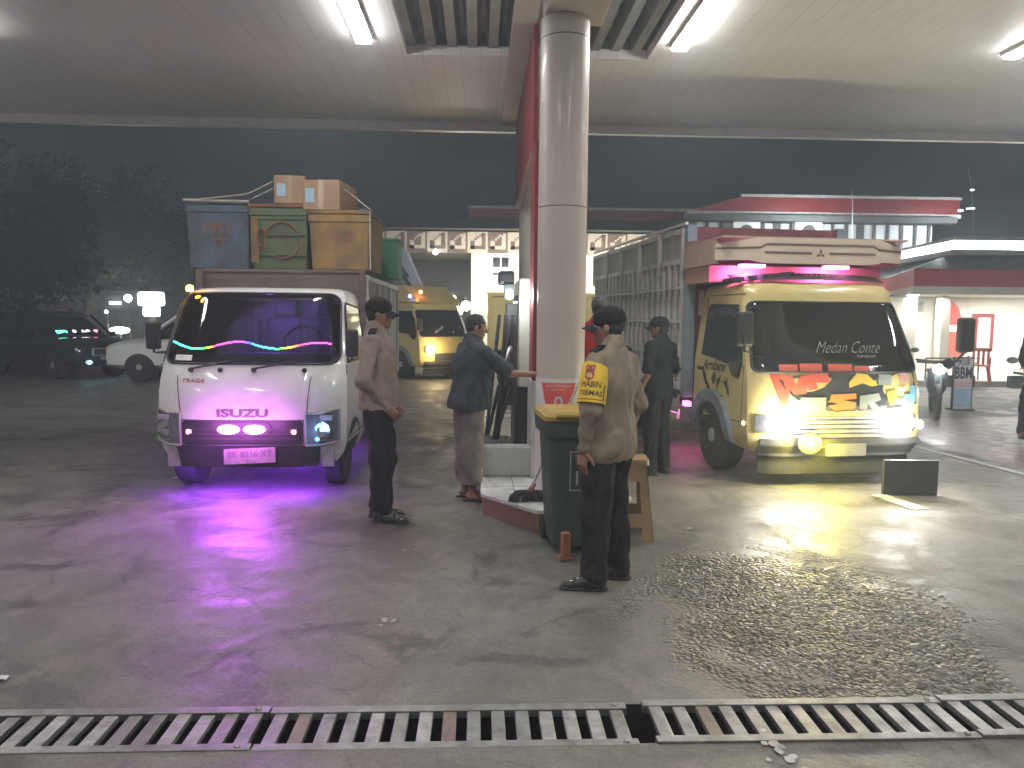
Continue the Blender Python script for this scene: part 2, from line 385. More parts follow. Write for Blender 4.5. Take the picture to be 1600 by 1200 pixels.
for (px, py, n_, s_) in ((602, 972, 11, .030), (1215, 1180, 12, .05), (640, 860, 3, .03), (578, 1010, 2, .015)):
    c = G(px, py)
    for k in range(n_):
        ox, oy = random.gauss(0, s_*.7), random.gauss(0, s_*1.2); r_ = random.uniform(.25, .6)*s_
        pts = [(c.x+ox+r_*random.uniform(.5, 1)*math.cos(t), c.y+oy+r_*random.uniform(.5, 1.2)*math.sin(t), .004+.0007*k) for t in [i*math.pi/4 for i in range(8)]]
        w.add(pts, [tuple(range(8))])
tag(w.build('paint_flakes', pm('flaked_paint', (.50, .49, .46), (.3, .29, .27), 20, .7)), kind='structure')

# gravel showing through the broken concrete, front right
gv = MB(); c0 = G(1270, 965)
for k in range(4800):
    rr_, t = math.sqrt(random.random()), random.uniform(0, 2*math.pi)
    if rr_ > .55 and random.random() < (rr_-.55)*1.6: continue
    x = c0.x + .86*rr_*math.cos(t)*(1+.2*math.sin(3*t)); y = c0.y - .05 + 1.15*rr_*math.sin(t) - .10*math.cos(t)
    if y < YB+.1: continue
    if noise.noise(Vector((x*2.3, y*2.3, 4))) < -.38: continue
    r_ = random.choice((.006, .008, .010, .012, .015, .018))*random.uniform(.8, 1.25)
    n0 = len(gv.v); gv.sph((0, 0, 0), (r_*random.uniform(.9, 1.7), r_, r_*random.uniform(.35, .6)), 6, 4)
    rot = Matrix.Rotation(random.uniform(0, 3.1), 3, 'Z') @ Matrix.Rotation(random.uniform(-.4, .4), 3, 'X')
    for i in range(n0, len(gv.v)):
        v = rot @ Vector(gv.v[i]) * random.uniform(.85, 1.15); gv.v[i] = (v.x+x, v.y+y, v.z-r_*.15)
tag(gv.build('gravel', pm('wet_gravel', (.17, .155, .13), (.08, .073, .063), 30, .25, r2=.5), smooth=50),
    'loose wet gravel showing through the broken concrete in front of the yellow truck', 'gravel', kind='stuff')

# drain grates
RUSTY = pm('rusty_steel', (.25, .20, .165), (.17, .15, .135), 9, .55, metal=.5, bump=.3)
PALE_S = pm('scuffed_steel', (.46, .46, .45), (.28, .27, .26), 12, .35, r2=.6, metal=.7, bump=.2)
def grate(x0, x1, label, lift=0.0, skew=0.0):
    t = thing('drain_grate', label, 'grate', (x0, YA, lift), skew, 'steel grates over the drain in the foreground')
    L = x1-x0
    MB().bx(0, L, -.01, .035, -.03, .006).build('rail', K['steel'], t, bevel=.003)
    GD = YB-YA; MB().bx(0, L, GD-.035, GD+.015, -.03, .006).build('rail', K['steel'], t, bevel=.003)
    n_ = int(L/.0955); s = L/n_
    for k in range(n_):
        xx = s*(k+.5); MB().bx(xx-.028, xx+.028,   .035, GD-.035, -.026, .001-.0006*(k % 3)).build('bar', random.choice((K['steel'], K['steel'], K['steel'], K['steel'], RUSTY, PALE_S, PALE_S)), t, bevel=.003).rotation_euler = (random.uniform(-.004, .004), 0, random.uniform(-.004, .004))
    for yy in (.012, GD-.01):
        MB().sph((L-.05, yy, .008), (.013, .013, .009), 10, 6).build('bolt', K['steel'], t, smooth=40)
GX = lambda px: G(px, 1135).x
grate(-3.9, GX(410)-.003, 'long steel drain grate at the left with a bolt at its end')
grate(GX(410)+.003, GX(990), 'middle steel drain grate with rusty bars in front of the bin', -.004)
grate(GX(1016), GX(1512)-.003, 'bright bent steel drain grate in front of the gravel patch', .006, -.004)
grate(GX(1512)+.003, 3.4, 'steel drain grate at the right end of the drain, lapping over', .012, .006)

# litter
for px, py, lb in ((275, 748, 'small crumpled white paper lying in front of the white truck'), (1078, 828, 'tiny white scrap lying right of the stool'), (5, 1062, 'white scrap on the concrete at the left edge')):
    c = G(px, py); m_ = MB(); n_ = 4
    m_.grid(lambda u, v: (c.x+u*.045, c.y+v*.04, .012+.012*noise.noise(Vector((u*3+px, v*3, 0)))), [i/n_-.5 for i in range(n_+1)], [i/n_-.5 for i in range(n_+1)])
    tag(m_.build('paper_scrap', K['plate']), lb, 'litter')

# ---------------------------------------------------------------- canopy
t = thing('canopy', 'pale panelled canopy soffit over the fuel pumps', 'canopy', (0, 0, 0)); t['kind'] = 'structure'
RX0, RX1, RY = G(636, 83, ZC+.05).x, G(1008, 93, ZC+.05).x, G(800, 84, ZC+.05).y                     # the corrugated strip
YE = 10.75
def soff_mat():
    m = pm('soffit_boards', (.82, .81, .80), (.75, .74, .73), 1.2, .42, bump=.05, bscale=10)
    n = m.node_tree.nodes; l = m.node_tree.links; b = n['Principled BSDF']
    tc = n.new('ShaderNodeTexCoord'); sx = n.new('ShaderNodeSeparateXYZ'); l.new(tc.outputs['Object'], sx.inputs[0])
    md = n.new('ShaderNodeMath'); md.operation = 'MODULO'; md.inputs[1].default_value = .2
    ad = n.new('ShaderNodeMath'); ad.operation = 'ADD'; ad.inputs[1].default_value = 40
    l.new(sx.outputs[0], ad.inputs[0]); l.new(ad.outputs[0], md.inputs[0])
    lt = n.new('ShaderNodeMath'); lt.operation = 'LESS_THAN'; lt.inputs[1].default_value = .009; l.new(md.outputs[0], lt.inputs[0])
    src = b.inputs['Base Color'].links[0].from_socket
    mx = n.new('ShaderNodeMix'); mx.data_type = 'RGBA'; l.new(lt.outputs[0], mx.inputs[0]); l.new(src, mx.inputs[6]); mx.inputs[7].default_value = (.64, .63, .62, 1)
    l.new(mx.outputs[2], b.inputs['Base Color']); return m
SM = soff_mat()
c = MB(); c.bx(-14, RX0, -6, YE, ZC+.02, ZC+.12); c.bx(RX1, 14, -6, YE, ZC+.02, ZC+.12); c.bx(RX0, RX1, RY, YE, ZC+.02, ZC+.12); c.build('soffit', SM, t)
c = MB(); c.bx(-14, 14, YE, YE+.06, ZC-.02, ZC+.9); c.build('fascia', K['white'], t)
c = MB(); c.bx(-14, 14, YE-.10, YE-.002, ZC-.10, ZC+.018); c.build('gutter_trim', K['white'], t)
c = MB(); c.bx(-14, 14, -6, YE, ZC+.7, ZC+.75); c.build('roof', K['corr'], t)
c = MB(); c.bx(RX0-.02, RX0, -6, RY, ZC+.12, ZC+.4); c.bx(RX1, RX1+.02, -6, RY, ZC+.12, ZC+.4); c.bx(RX0, RX1, RY, RY+.02, ZC+.12, ZC+.4); c.build('recess_side', K['corr'], t)
rib = []; x = RX0
while x < RX1-.01:
    rib += [(x, 0), (x+.09, 0), (x+.13, .14), (x+.17, .14)]; x += .21
c = MB(); c.add([(a, -6, ZC+.10+b) for a, b in rib]+[(a, RY, ZC+.10+b) for a, b in rib], [(i, i+1, len(rib)+i+1, len(rib)+i) for i in range(len(rib)-1)])
c.build('corrugated_sheet', K['corr'], t)
c = MB(); c.bx(.50, .98, -6, 6.35, ZC-.28, ZC+.3); c.bx(.28, .50, 6.3, YE-.1, ZC-.02, ZC+.019)
c.build('beam', K['colm'], t, bevel=.01)
# ---------------------------------------------------------------- columns
t = thing('column', 'round metal clad column with white painted foot in the middle of the picture', 'column', (.675, 6.25, .18)); 
t['kind'] = 'structure'
MB().lathe([(.198, .98), (.198, ZC-.46)], (0, 0, 0), 48).build('cladding', K['colm'], t, smooth=40)
MB().lathe([(.203, 0), (.203, .98)], (0, 0, 0), 48).build('painted_foot', K['colw'], t, smooth=40)
m_ = MB()
for z in (2.36, ZC-.62): m_.lathe([(.1985, z), (.1985, z+.008)], (0, 0, 0), 48)
m_.build('seam', K['dark'], t, smooth=40)
MB().lathe([(.15, 0), (.15, .6)], (0, 0, ZC-.6), 24).build('column_head', K['colm'], t, smooth=40)
t = thing('column', 'far pale column standing behind the red hanging fascia', 'column', (.77, 10.35, .18)); t['kind'] = 'structure'
MB().lathe([(.24, 0), (.24, ZC-.18)], (0, 0, 0), 32).build('cladding', K['cream'], t, smooth=40)
# trapezoid extinguisher sign on the column foot
t = thing('extinguisher_sign', 'red tapering fire extinguisher sign on the white foot of the round column', 'sign', (.675, 6.25, .18))
def csurf(r): return lambda x, z, tt=0: ((r+tt)*math.sin(x/r), -(r+tt)*math.cos(x/r), z)
fc = csurf(.206)
m_ = MB(); us = [i/10 for i in range(11)]
XS = -.035
m_.rim(lambda u, v, tt: fc(XS-.005+(u-.5)*(.17+.13*v), .70+.25*v, tt), us, [0, .5, 1], .004); m_.build('plate', pm('sign_red', (.62, .10, .08), None, 4, .4), t)
m_ = MB(); fc2 = csurf(.2115)
m_.text(txt('ALAT PEMADAM', .032), lambda x, y: fc2(XS+x*.9, .925+y, 0))
m_.text(txt('KEBAKARAN', .02), lambda x, y: fc2(XS+x, .895+y, 0))
m_.slab([(-.035, -.07), (.035, -.07), (.035, .02), (.02, .05), (-.02, .05), (-.035, .02)], lambda a, b, tt: fc2(XS+a, .79+b, tt), 0, .001)
m_.build('lettering', K['plate'], t)
m_ = MB(); m_.slab([(-.018, -.06), (.018, -.06), (.018, .01), (.008, .03), (-.012, .03), (-.018, .01)], lambda a, b, tt: fc2(XS+a, .79+b, .001+tt), .0005, .001)
m_.build('symbol', pm('sign_red2', (.62, .10, .08), None, 4, .4), t)

# hanging red fascia running from column to column
t = thing('hanging_fascia', 'long red panel hanging under the canopy between the two columns', 'fascia', (.50, 7.0, 0))
MB().bx(-.02, .02, 0, 3.4, 3.2, ZC-.02).build('panel', K['red'], t)
MB().bx(-.03, .04, 0, 3.4, 3.12, 3.2).build('lower_trim', K['brown'], t)
# slim upright totem next to the column
t = thing('pump_totem', 'slim upright red board with bright white edge close beside the round column', 'totem', (.52, 6.85, .18))
MB().bx(-.035, .0, 0, .5, 0, 3.05).build('board', K['red'], t, bevel=.004)
MB().bx(.0, .02, -.01, .5, 0, 3.05).build('white_edge', K['white'], t, bevel=.004)
MB().bx(-.045, .03, -.02, .52, .0, .9).build('foot', K['alu'], t, bevel=.004)

# ---------------------------------------------------------------- pump island
t = thing('pump_island', 'raised pump island with white tiled top and brown tiled kerb', 'island', (0, 0, 0)); t['kind'] = 'structure'
po = [(.03, 12), (.03, 6.25), (.46, 5.68), (.95, 5.68), (1.25, 6.1), (1.25, 12)]
MB().prism(po, 0, .15).build('kerb', K['brown'], t)
def inset(p_, d):
    cx, cy = .64, 9; return [(x+(cx-x)*0+(d if x < cx else -d)*-1, y-(d if y < 7 else -d)) for x, y in p_]
MB().prism(inset(po, .012), .15, .18).build('tiled_top', K['tile'], t, bevel=.004)
m_ = MB()
for y in (6.1, 6.5, 6.9, 7.3): m_.bx(.04, 1.2, y, y+.006, .18, .1815)
for x in (.3, .6, .9): m_.bx(x, x+.006, 5.75, 9, .18, .182)
m_.build('tile_joint', K['dark'], t)
MB().bx(.04, 1.22, 6.95, 7.15, .18, .45).build('raised_plinth', K['tile'], t, bevel=.01)

# ---------------------------------------------------------------- fuel dispenser
t = thing('fuel_dispenser', 'fuel dispenser with cream end panel and black hoses behind the round column', 'fuel pump', (.66, 7.5, .18))
MB().bx(-.27, .27, 0, 1.0, .78, 1.86).build('upper_cabinet', K['cream'], t, bevel=.015)
MB().bx(-.30, .27, .03, .97, 0, .775).build('lower_cabinet', K['black'], t, bevel=.01)
MB().bx(-.285, -.272, .2, .8, 1.35, 1.7).build('display', K['glass'], t)
m_ = MB(); m_.bx(-.40, -.28, .0, .14, .6, 1.62); m_.build('hose_mast', K['dark'], t, bevel=.02)
m_ = MB(); m_.bc((-.40, .0, 1.86), (.16, .2, .14)); m_.build('mast_head', K['black'], t, bevel=.03)
for i, (xx, yy, lo) in enumerate(((-.40, -.06, .10), (-.46, .05, .16), (-.34, -.09, .22))):
    pts = []
    for k in range(21):
        a = k/20; pts.append((xx+.12*(a-.5)*(1 if i != 1 else -1)-.05*math.sin(a*math.pi), yy-.05*math.sin(a*math.pi), 1.55-(1.55-lo)*math.sin(min(a*1.15, 1)*math.pi*.5) if a < .87 else lo+(a-.87)*4.2))
    pts = [(xx-.10*math.sin(math.pi*k/20)*(1+.4*i), yy-.02*k/20, (1.5 if k < 10 else .8)-((1.5 if k < 10 else .8)-lo)*math.sin(math.pi*k/20)) for k in range(21)]
    MB().tube(pts, .018, 8).build('hose', K['rubber'], t, smooth=60)
for i, z in enumerate((.95, 1.12)):
    m_ = MB(); m_.tube([(-.36, -.02, z), (-.36, -.10, z+.05), (-.38, -.17, z+.02), (-.40, -.21, z-.06)], [.028, .03, .018, .012], 10)
    m_.tube([(-.36, -.03, z-.03), (-.365, -.10, z-.075), (-.37, -.13, z-.01)], .008, 6)
    m_.build('nozzle', K['steel'] if i else K['black'], t, smooth=50)
t = thing('work_lamp', 'small dazzling cold white lamp on the mast behind the pump', 'lamp', tuple(at(796, 462, 7.35)))
MB().sph((0, 0, 0), .035, 12, 8).build('bulb', em('cold_lamp', (.8, 1, 1), 60), t)
MB().bx(-.05, .05, .03, .08, -.04, .12).build('housing', K['black'], t, bevel=.01)
point('light', (0, -.05, 0), 9, (.85, 1, 1), .04, t)
# grey tank / filter beside dispenser
t = thing('grey_bucket', 'grey bucket standing beside the pump behind the man in slate shirt', 'bucket', (.17, 7.35, .18))
MB().lathe([(.0, 0), (.12, 0), (.15, .3), (.145, .3), (.115, .02), (0, .02)], (0, 0, 0), 24).build('body', K['alud'], t, smooth=40)

# ---------------------------------------------------------------- bin
b0 = Vector((.70, 5.36, 0))
t = thing('wheelie_bin', 'dark green wheelie bin with yellow lid in front of the round column', 'bin', b0, R(4))
def taper(x, y, z0, z1, a, b, n=5, rc_=.04):
    rings = []
    for z, s in ((z0, a), (z1, b)):
        r_ = []
        for cx, cy, a0 in ((x-rc_, y-rc_, 0), (-x+rc_, y-rc_, 90), (-x+rc_, -y+rc_, 180), (x-rc_, -y+rc_, 270)):
            for k in range(n): q_ = R(a0+90*k/(n-1)); r_.append(((cx+rc_*math.cos(q_))*s, (cy+rc_*math.sin(q_))*s, z))
        rings.append(r_)
    return rings
MB().loft(taper(.24, .26, .06, .93, .80, 1)).build('body', K['bin'], t, smooth=35)
MB().loft(taper(.262, .28, .84, .95, 1, 1.03)).build('collar', K['bin'], t, smooth=35)
MB().loft(taper(.27, .29, .955, .985, 1.02, 1.0)+taper(.27, .29, .985, 1.01, .97, .85)).build('lid', K['binlid'], t, smooth=25)
m_ = MB(); m_.cyl((-.2, -.30, .99), (.2, -.30, .99), .018); m_.build('lid_handle', K['binlid'], t, smooth=40)
for s_ in (-1, 1): MB().cyl((s_*.17, .22, .09), (s_*.215, .22, .09), .09, n=20).build('wheel', K['rubber'], t, smooth=40)
yb = lambda z: -.26*(.80+.20*(z-.06)/.87)-.002
m_ = MB(); X0, X1, Z0, Z1 = -.09, .13, .46, .74
for (a, b_, c_, d_) in ((X0, X1, Z0, Z0+.008), (X0, X1, Z1-.008, Z1), (X0, X0+.008, Z0+.008, Z1-.008), (X1-.008, X1, Z0+.008, Z1-.008)):
    m_.slab([(a, c_), (b_, c_), (b_, d_), (a, d_)], lambda p_, q_, tt: (p_, yb(q_)-tt, q_), 0, .002)
m_.text(txt('SAMPAH', .04), lambda x, y: (.02+x, yb(.70+y)-.002, .70+y))
m_.slab([(-.045, .50), (-.03, .50), (-.03, .60), (-.045, .60)], lambda p_, q_, tt: (p_, yb(q_)-tt, q_), 0, .002)
m_.slab([(.005, .50), (.04, .50), (.05, .58), (-.005, .58)], lambda p_, q_, tt: (p_, yb(q_)-tt, q_), 0, .002)
m_.build('print', K['alud'], t)

# mop, stick
t = thing('mop', 'dark mop with orange neck resting on the white tiles against the bin', 'mop', (0, 0, 0))
p0 = Vector((.42, 6.0, .27)); p1 = Vector((.80, 5.62, 1.28))
MB().cyl(p0, p1, .011).build('handle', K['alu'], t, smooth=40)
MB().cyl(p0-Vector((.01, 0, .03)), p0+Vector((.03, 0, .05)), .025, .02).build('neck', K['orange'], t, smooth=40)
m_ = MB()
for k in range(60):
    a = random.uniform(-.17, .17); b_ = random.uniform(-.05, .05)
    m_.tube([(p0.x+a*.3, p0.y, .255), (p0.x+a*.7, p0.y+b_*.7-.02, .25), (p0.x+a, p0.y+b_-.03, .21), (p0.x+a*1.05, p0.y+b_-.04, .19)], .013, 5)
m_.build('mop_head', K['rubber'], t, smooth=60)
t = thing('squeegee', 'pale stick leaning on the yellow bin lid beside the policeman', 'squeegee', (0, 0, 0))
MB().cyl((.815, 5.0, .45), (.775, 5.02, 1.06), .012).build('handle', K['tile'], t, smooth=40)
MB().cyl((.775, 5.02, 1.06), (.80, 5.03, 1.33), .015).build('grip', K['steel'], t, smooth=40)

# stool
sx_ = Vector((1.14, 5.66, 0))
t = thing('plastic_stool', 'tan plastic stool with a square opening beside the green bin', 'stool', sx_, R(-6))
MB().loft(taper(.15, .14, .56, .60, 1.0, .97)).build('seat', K['wood'], t, smooth=30)
for rot in range(4):
    m_ = MB(); cs, sn = math.cos(rot*math.pi/2), math.sin(rot*math.pi/2)
    def sf(a, z, tt): 
        w_ = .19-.06*z/.56; u = a*w_; v_ = -(w_-tt) ; return (u*cs-v_*sn, u*sn+v_*cs, z)
    for (a0, a1, z0, z1) in ((-1, -.55, .0, .559), (.55, 1, .0, .559), (-.55, .55, .44, .559), (-.55, .55, .10, .20)):
        m_.slab([(a0, z0), (a1, z0), (a1, z1), (a0, z1)], sf, .0, .012)
    m_.build('side_panel', K['wood'], t)
# clutter behind the policeman's legs
t = thing('rubbish_bag', 'crumpled pale and dark bag lying between the bin and the stool', 'bag', (.88, 5.22, 0))
m_ = MB(); m_.sph((0, 0, .13), (.13, .12, .14), 24, 16)
m_.v = [tuple(Vector(v)*(1+.35*noise.noise(Vector(v)*14)))for v in m_.v]; m_.v = [(x, y, max(z, 0)) for x, y, z in m_.v]
m_.build('bag_body', pm('bag', (.10, .085, .07), (.45, .42, .38), 9, .35), t, smooth=60)
t = thing('dustpan', 'small orange dustpan standing at the foot of the green bin', 'dustpan', (.60, 5.0, 0), R(15))
MB().bx(-.03, .03, -.01, .05, .04, .20).bx(-.05, .05, .0, .06, 0, .04).build('pan', K['orange'], t, bevel=.012)
t = thing('bottle', 'small clear water bottle standing by the stool', 'bottle', (.98, 5.28, 0))
MB().lathe([(.0, 0), (.032, 0), (.032, .13), (.013, .17), (.013, .19), (0, .19)], (0, 0, 0), 16).build('bottle_body', K['lens'], t, smooth=50)
MB().lathe([(.015, .19), (.015, .205)], (0, 0, 0), 12).build('cap', K['blue'], t)

a, b = G(1405, 774), G(1457, 772)
t = thing('rubber_flap', 'dark rubber board standing on the ground at the right corner of the yellow truck', 'mud flap', ((a.x+b.x)/2, a.y, 0), -.05)
hw_ = (b.x-a.x)/2; MB().bx(-hw_-.16, hw_, -.02, .02, 0, .34).build('flap', K['black'], t, bevel=.006)
# ---------------------------------------------------------------- truck cabs
class Cab:
    """rings stacked in z; front faces -y, x to the right seen from the camera"""
    def __init__(s, prof, rear, cp, cd_, nu=28):
        s.prof = prof; s.rear = rear; s.cp = cp; s.cd = cd_; s.nu = nu     # prof: (z, yfront, halfwidth)
    def yz(s, z):
        p = s.prof
        if z <= p[0][0]: return p[0][1], p[0][2]
        for a, b in zip(p, p[1:]):
            if z <= b[0]:
                t = (z-a[0])/(b[0]-a[0]); return a[1]+(b[1]-a[1])*t, a[2]+(b[2]-a[2])*t
        return p[-1][1], p[-1][2]
    def F(s, u, z, off=0.0):
        y, h = s.yz(z); a = abs(u)
        y2 = y+s.cd*a**s.cp
        return (u*h*(1+off*.3), y2-off, z)
    def FX(s, x, z, off=0.0): return s.F(x/s.yz(z)[1], z, off)
    def Sd(s, side, y, z, off=0.0):
        return (side*(s.yz(z)[1]+off), y, z)
    def shell_mesh(s, levels, wz=None, wx=None, side=None):
        m = MB().loft(s.shell(levels)); keep = []
        for f in m.f:
            c = [sum(m.v[i][k] for i in f)/len(f) for k in range(3)]
            if wz and len(f) == 4 and wz[0]-.001 < min(m.v[i][2] for i in f) and max(m.v[i][2] for i in f) < wz[1]+.001:
                if c[1] < s.yz(c[2])[0]+s.cd*1.01 and max(abs(m.v[i][0]) for i in f) < wx(c[2]): continue
            keep.append(f)
        m.f = keep; m.m = [0]*len(keep); return m
    def shell(s, levels):
        rings = []
        us = [math.sin(math.pi/2*(-1+2*i/s.nu)) for i in range(s.nu+1)]
        for z in levels:
            y, h = s.yz(z)
            r = [s.F(u, z) for u in us]
            y0 = r[-1][1]
            r += [(h, y0+(s.rear-y0)*k/4, z) for k in (1, 2, 3)]+[(h-.02, s.rear, z), (-h+.02, s.rear, z)]
            r += [(-h, y0+(s.rear-y0)*k/4, z) for k in (3, 2, 1)]
            rings.append(r)
        return rings
def rr(w, h, r, n=5, cx=0, cz=0):
    pts = []
    for sx_, sz_, a0 in ((1, 1, 0), (-1, 1, 90), (-1, -1, 180), (1, -1, 270)):
        for k in range(n): a = R(a0+90*k/(n-1)); pts.append((cx+sx_*(w-r)+r*math.cos(a), cz+sz_*(h-r)+r*math.sin(a)))
    return pts
def patch(cab, z0, z1, xl, xr, r, off, nz_=14, nu=24, th=.006):
    """rounded patch on the cab front, xl/xr = half widths as a function of t in 0..1"""
    m = MB(); H_ = z1-z0
    def ins(v):
        d = min(v, 1-v)*H_; return r*(1-math.sqrt(max(0, 1-((r-d)/r)**2))) if d < r else 0
    vs = sorted(set([i/nz_ for i in range(nz_+1)]+[r/H_*(1-math.cos(k*math.pi/10)) for k in range(6)]+[1-r/H_*(1-math.cos(k*math.pi/10)) for k in range(6)]))
    vs = [v for v in vs if 0 <= v <= 1]
    def f(u, v, t):
        z = z0+H_*v; a = xl(v)+ins(v); b = xr(v)-ins(v); x = a+(b-a)*u
        return cab.FX(x, z, off+t)
    m.rim(f, [i/nu for i in range(nu+1)], vs, th)
    out = [f(0, v, th) for v in vs]+[f(u/nu, 1, th) for u in range(1, nu+1)]+[f(1, v, th) for v in reversed(vs)][1:]+[f(u/nu, 0, th) for u in range(nu-1, 0, -1)]
    return m, out
def wheel(parent, loc, r, w, side, hub=K['steel'], double=False):
    t = MB(); x, y, z = loc
    prof = [(r*.58, -w/2), (r*.92, -w/2), (r, -w/2+.03), (r, w/2-.03), (r*.92, w/2), (r*.58, w/2)]
    o = t.lathe(prof, (x, y, z), 32, 'x').build('wheel', K['rubber'], parent, smooth=35)
    h = MB(); s_ = side*w/2
    h.lathe([(r*.60, s_*.98), (r*.56, s_*.98), (r*.5, s_*.45), (r*.22, s_*.45), (r*.2, s_*1.05), (r*.05, s_*1.1)], (x, y, z), 24, 'x')
    for k in range(6):
        a = k*math.pi/3; h.cyl((x+s_*.4, y+r*.36*math.cos(a), z+r*.36*math.sin(a)), (x+s_*.55, y+r*.36*math.cos(a), z+r*.36*math.sin(a)), .014, n=8)
    h.build('rim', hub, o, smooth=35)
def outline(pts, r, n=6):
    return MB().tube(list(pts)+[pts[0], pts[1]], r, n)
def sidewin(cab, side, poly, off=.004):
    m = MB(); f = lambda a, b, t: cab.Sd(side, a, b, off+t)
    m.slab(poly if side < 0 else poly[::-1], f, 0, .004); return m
def mirror(parent, cab, side, z, y, out, h=.32, w=.18):
    p = Vector(cab.Sd(side, y, z)); q = p+Vector((side*out, -.10, .05))
    MB().tube([p, p+Vector((side*out*.4, -.12, 0)), q+Vector((0, 0, -.05)), q+Vector((0, 0, h*.4))], .012, 6).build('mirror_arm', K['black'], parent, smooth=60)
    MB().bc((q.x, q.y, q.z+h*.42), (w, .06, h)).build('mirror', K['black'], parent, bevel=.025)

# ================================================================ white truck, left
T1 = thing('pickup_truck', 'white small truck facing the camera with purple light, loaded with three painted fish boxes', 'truck', (-2.10, 6.88, 0), 0)
c1 = Cab([(.30, .05, .80), (.42, .02, .84), (.50, 0, .86), (.72, .0, .865), (.95, .02, .865), (1.17, .09, .855), (1.22, .12, .85),
          (1.50, .30, .815), (1.82, .50, .77), (1.88, .56, .745), (1.915, .68, .70), (1.93, .85, .64)], 1.62, 4.5, .20)
lv = [.30, .36, .42, .50, .6, .72, .84, .95, 1.06, 1.17, 1.22, 1.36, 1.50, 1.66, 1.82, 1.86, 1.88, 1.90, 1.915, 1.93]
c1.nu = 44
o = c1.shell_mesh(lv, (1.22, 1.86), lambda z: c1.yz(z)[1]*.945).build('body', K['white'], T1, smooth=40)
def cabin(T, c, zs, rear, wheelx):
    MB().bx(-.78, .78, .34, .62, zs-.25, zs-.02).build('dashboard', K['seat'], T, bevel=.04)
    for x in (-.42, .05, .42):
        o = MB().bx(x-.2, x+.2, rear-.30, rear-.16, zs-.35, zs+.32).build('seat', K['seat'], T, bevel=.05)
        MB().bx(x-.12, x+.12, rear-.28, rear-.18, zs+.33, zs+.50).build('headrest', K['seat'], o, bevel=.04)
    MB().bx(-.72, .72, rear-.12, rear-.09, zs-.4, zs+.60).build('cab_lining', K['lining'], T)
    MB().tube([(wheelx+.19*math.cos(a), .68+.05*math.sin(a), zs+.06+.17*math.sin(a)) for a in [k*math.pi/10 for k in range(21)]], .014, 6).build('steering_wheel', K['black'], T, smooth=60)
cabin(T1, c1, 1.32, 1.5, .36)
point('light', (0, .80, 1.66), 8, (.36, .14, 1), .01, T1)
m, out = patch(c1, 1.21, 1.865, lambda v: -.825+.065*v, lambda v: .80-.065*v, .10, .003)
m.build('windscreen', K['cabglass'], T1, smooth=60)
outline(out, .011).build('windscreen_seal', K['black'], T1, smooth=60)
# grille band, joints, lamps
m, _ = patch(c1, .485, .70, lambda v: -.585, lambda v: .50, .03, .002, th=.012); m.build('grille', K['black'], T1, smooth=50)
m = MB()
for z in (.53, .575, .62): m.rim(lambda u, v, t: c1.FX(-.55+1.0*u, z+.012*v, .015+t), [i/20 for i in range(21)], [0, 1], .01)
m.build('grille_slat', K['dark'], T1)
m = MB()
for xa, xb in ((-.655, -.60), (.555, .52)):
    m.rim(lambda u, v, t: c1.FX(xa+(xb-xa)*(1-v)+.007*u, .70+.40*v, .001+t), [0, 1], [i/6 for i in range(7)], .003)
m.rim(lambda u, v, t: c1.FX(-.6+1.12*u, .70+.008*v, .001+t), [i/12 for i in range(13)], [0, 1], .003)
m.build('panel_joint', K['dark'], T1)
def headlamp(cab, x0, x1, z0, z1, slope, lensmat, T, name='headlight'):
    m = MB()
    f = lambda u, v, t: cab.FX(x0+(x1-x0)*u, z0+slope*(abs(u-.5)+ (u-.5 if x0 > 0 else .5-u))*.5+(z1-z0-slope*.4)*v, .004+t)
    m.rim(f, [i/8 for i in range(9)], [i/4 for i in range(5)], .016); o = m.build(name, lensmat, T, smooth=40)
    bd = [f(u/8, 0, .016) for u in range(9)]+[f(1, v/4, .016) for v in range(1, 5)]+[f(u/8, 1, .016) for u in range(7, -1, -1)]+[f(0, v/4, .016) for v in range(3, 0, -1)]
    outline(bd, .012).build('bezel', K['alud'], o, smooth=60)
    return o, f
h1, f1 = headlamp(c1, -.85, -.60, .47, .79, .06, K['lens'], T1)
h2, f2 = headlamp(c1, .52, .80, .47, .79, .06, K['lens'], T1)
for h, f in ((h1, f1), (h2, f2)):
    m = MB(); c = f(.45, .45, .0); m.lathe([(.095, -.022), (.09, -.03), (.05, -.02), (.02, -.028)], c, 24, 'y'); m.build('reflector', K['chrome'], h, smooth=50)
    c = f(.5, .86, .0); MB().bc((c[0], c[1]-.015, c[2]), (.2, .012, .05)).build('indicator', K['alud'], h, bevel=.01)
m = MB()
for u, v in ((.42, .62), (.6, .58), (.36, .2)):
    c = f2(u, v, .02); m.sph((c[0], c[1]-.012, c[2]), .014, 10, 6)
m.build('blue_bulb', em('blue_led', (.05, .45, 1), 14), h2)
c = f2(.5, .5, .02); point('light', (c[0], c[1]-.09, c[2]), .8, (.1, .4, 1), .03, T1)
# magenta lamp pair under the name
PK = em('magenta_lamp', (1, .22, .95), 12)
for x in (-.155, .075):
    m = MB(); m.sph((x, -.035, .625), (.10, .022, .043), 20, 10); m.build('spot_lamp', PK, T1, smooth=60)
m = MB(); m.slab(rr(.26, .062, .05, cx=-.04, cz=.625), lambda a, b, t: (a, -.006-t, b), 0, .018); m.build('lamp_housing', K['black'], T1, smooth=30)
for x in (-.52, .42): MB().slab(rr(.022, .022, .01, cx=x, cz=.60), lambda a, b, t: (a, c1.FX(x, .6)[1]-.014-t, b), 0, .012).build('marker_lamp', em('red_marker', (1, .25, .35), 3.5), T1)
area('light', (-.04, -.13, .64), .42, .08, 9, (1, .15, .95), (R(-50), 0, 0), T1)
area('light', (-.04, -.26, .66), .7, .08, 4, (.85, .18, 1), (R(84), 0, 0), T1)
point('light', (-.04, -.26, .58), 3, (.75, .12, 1), .05, T1)
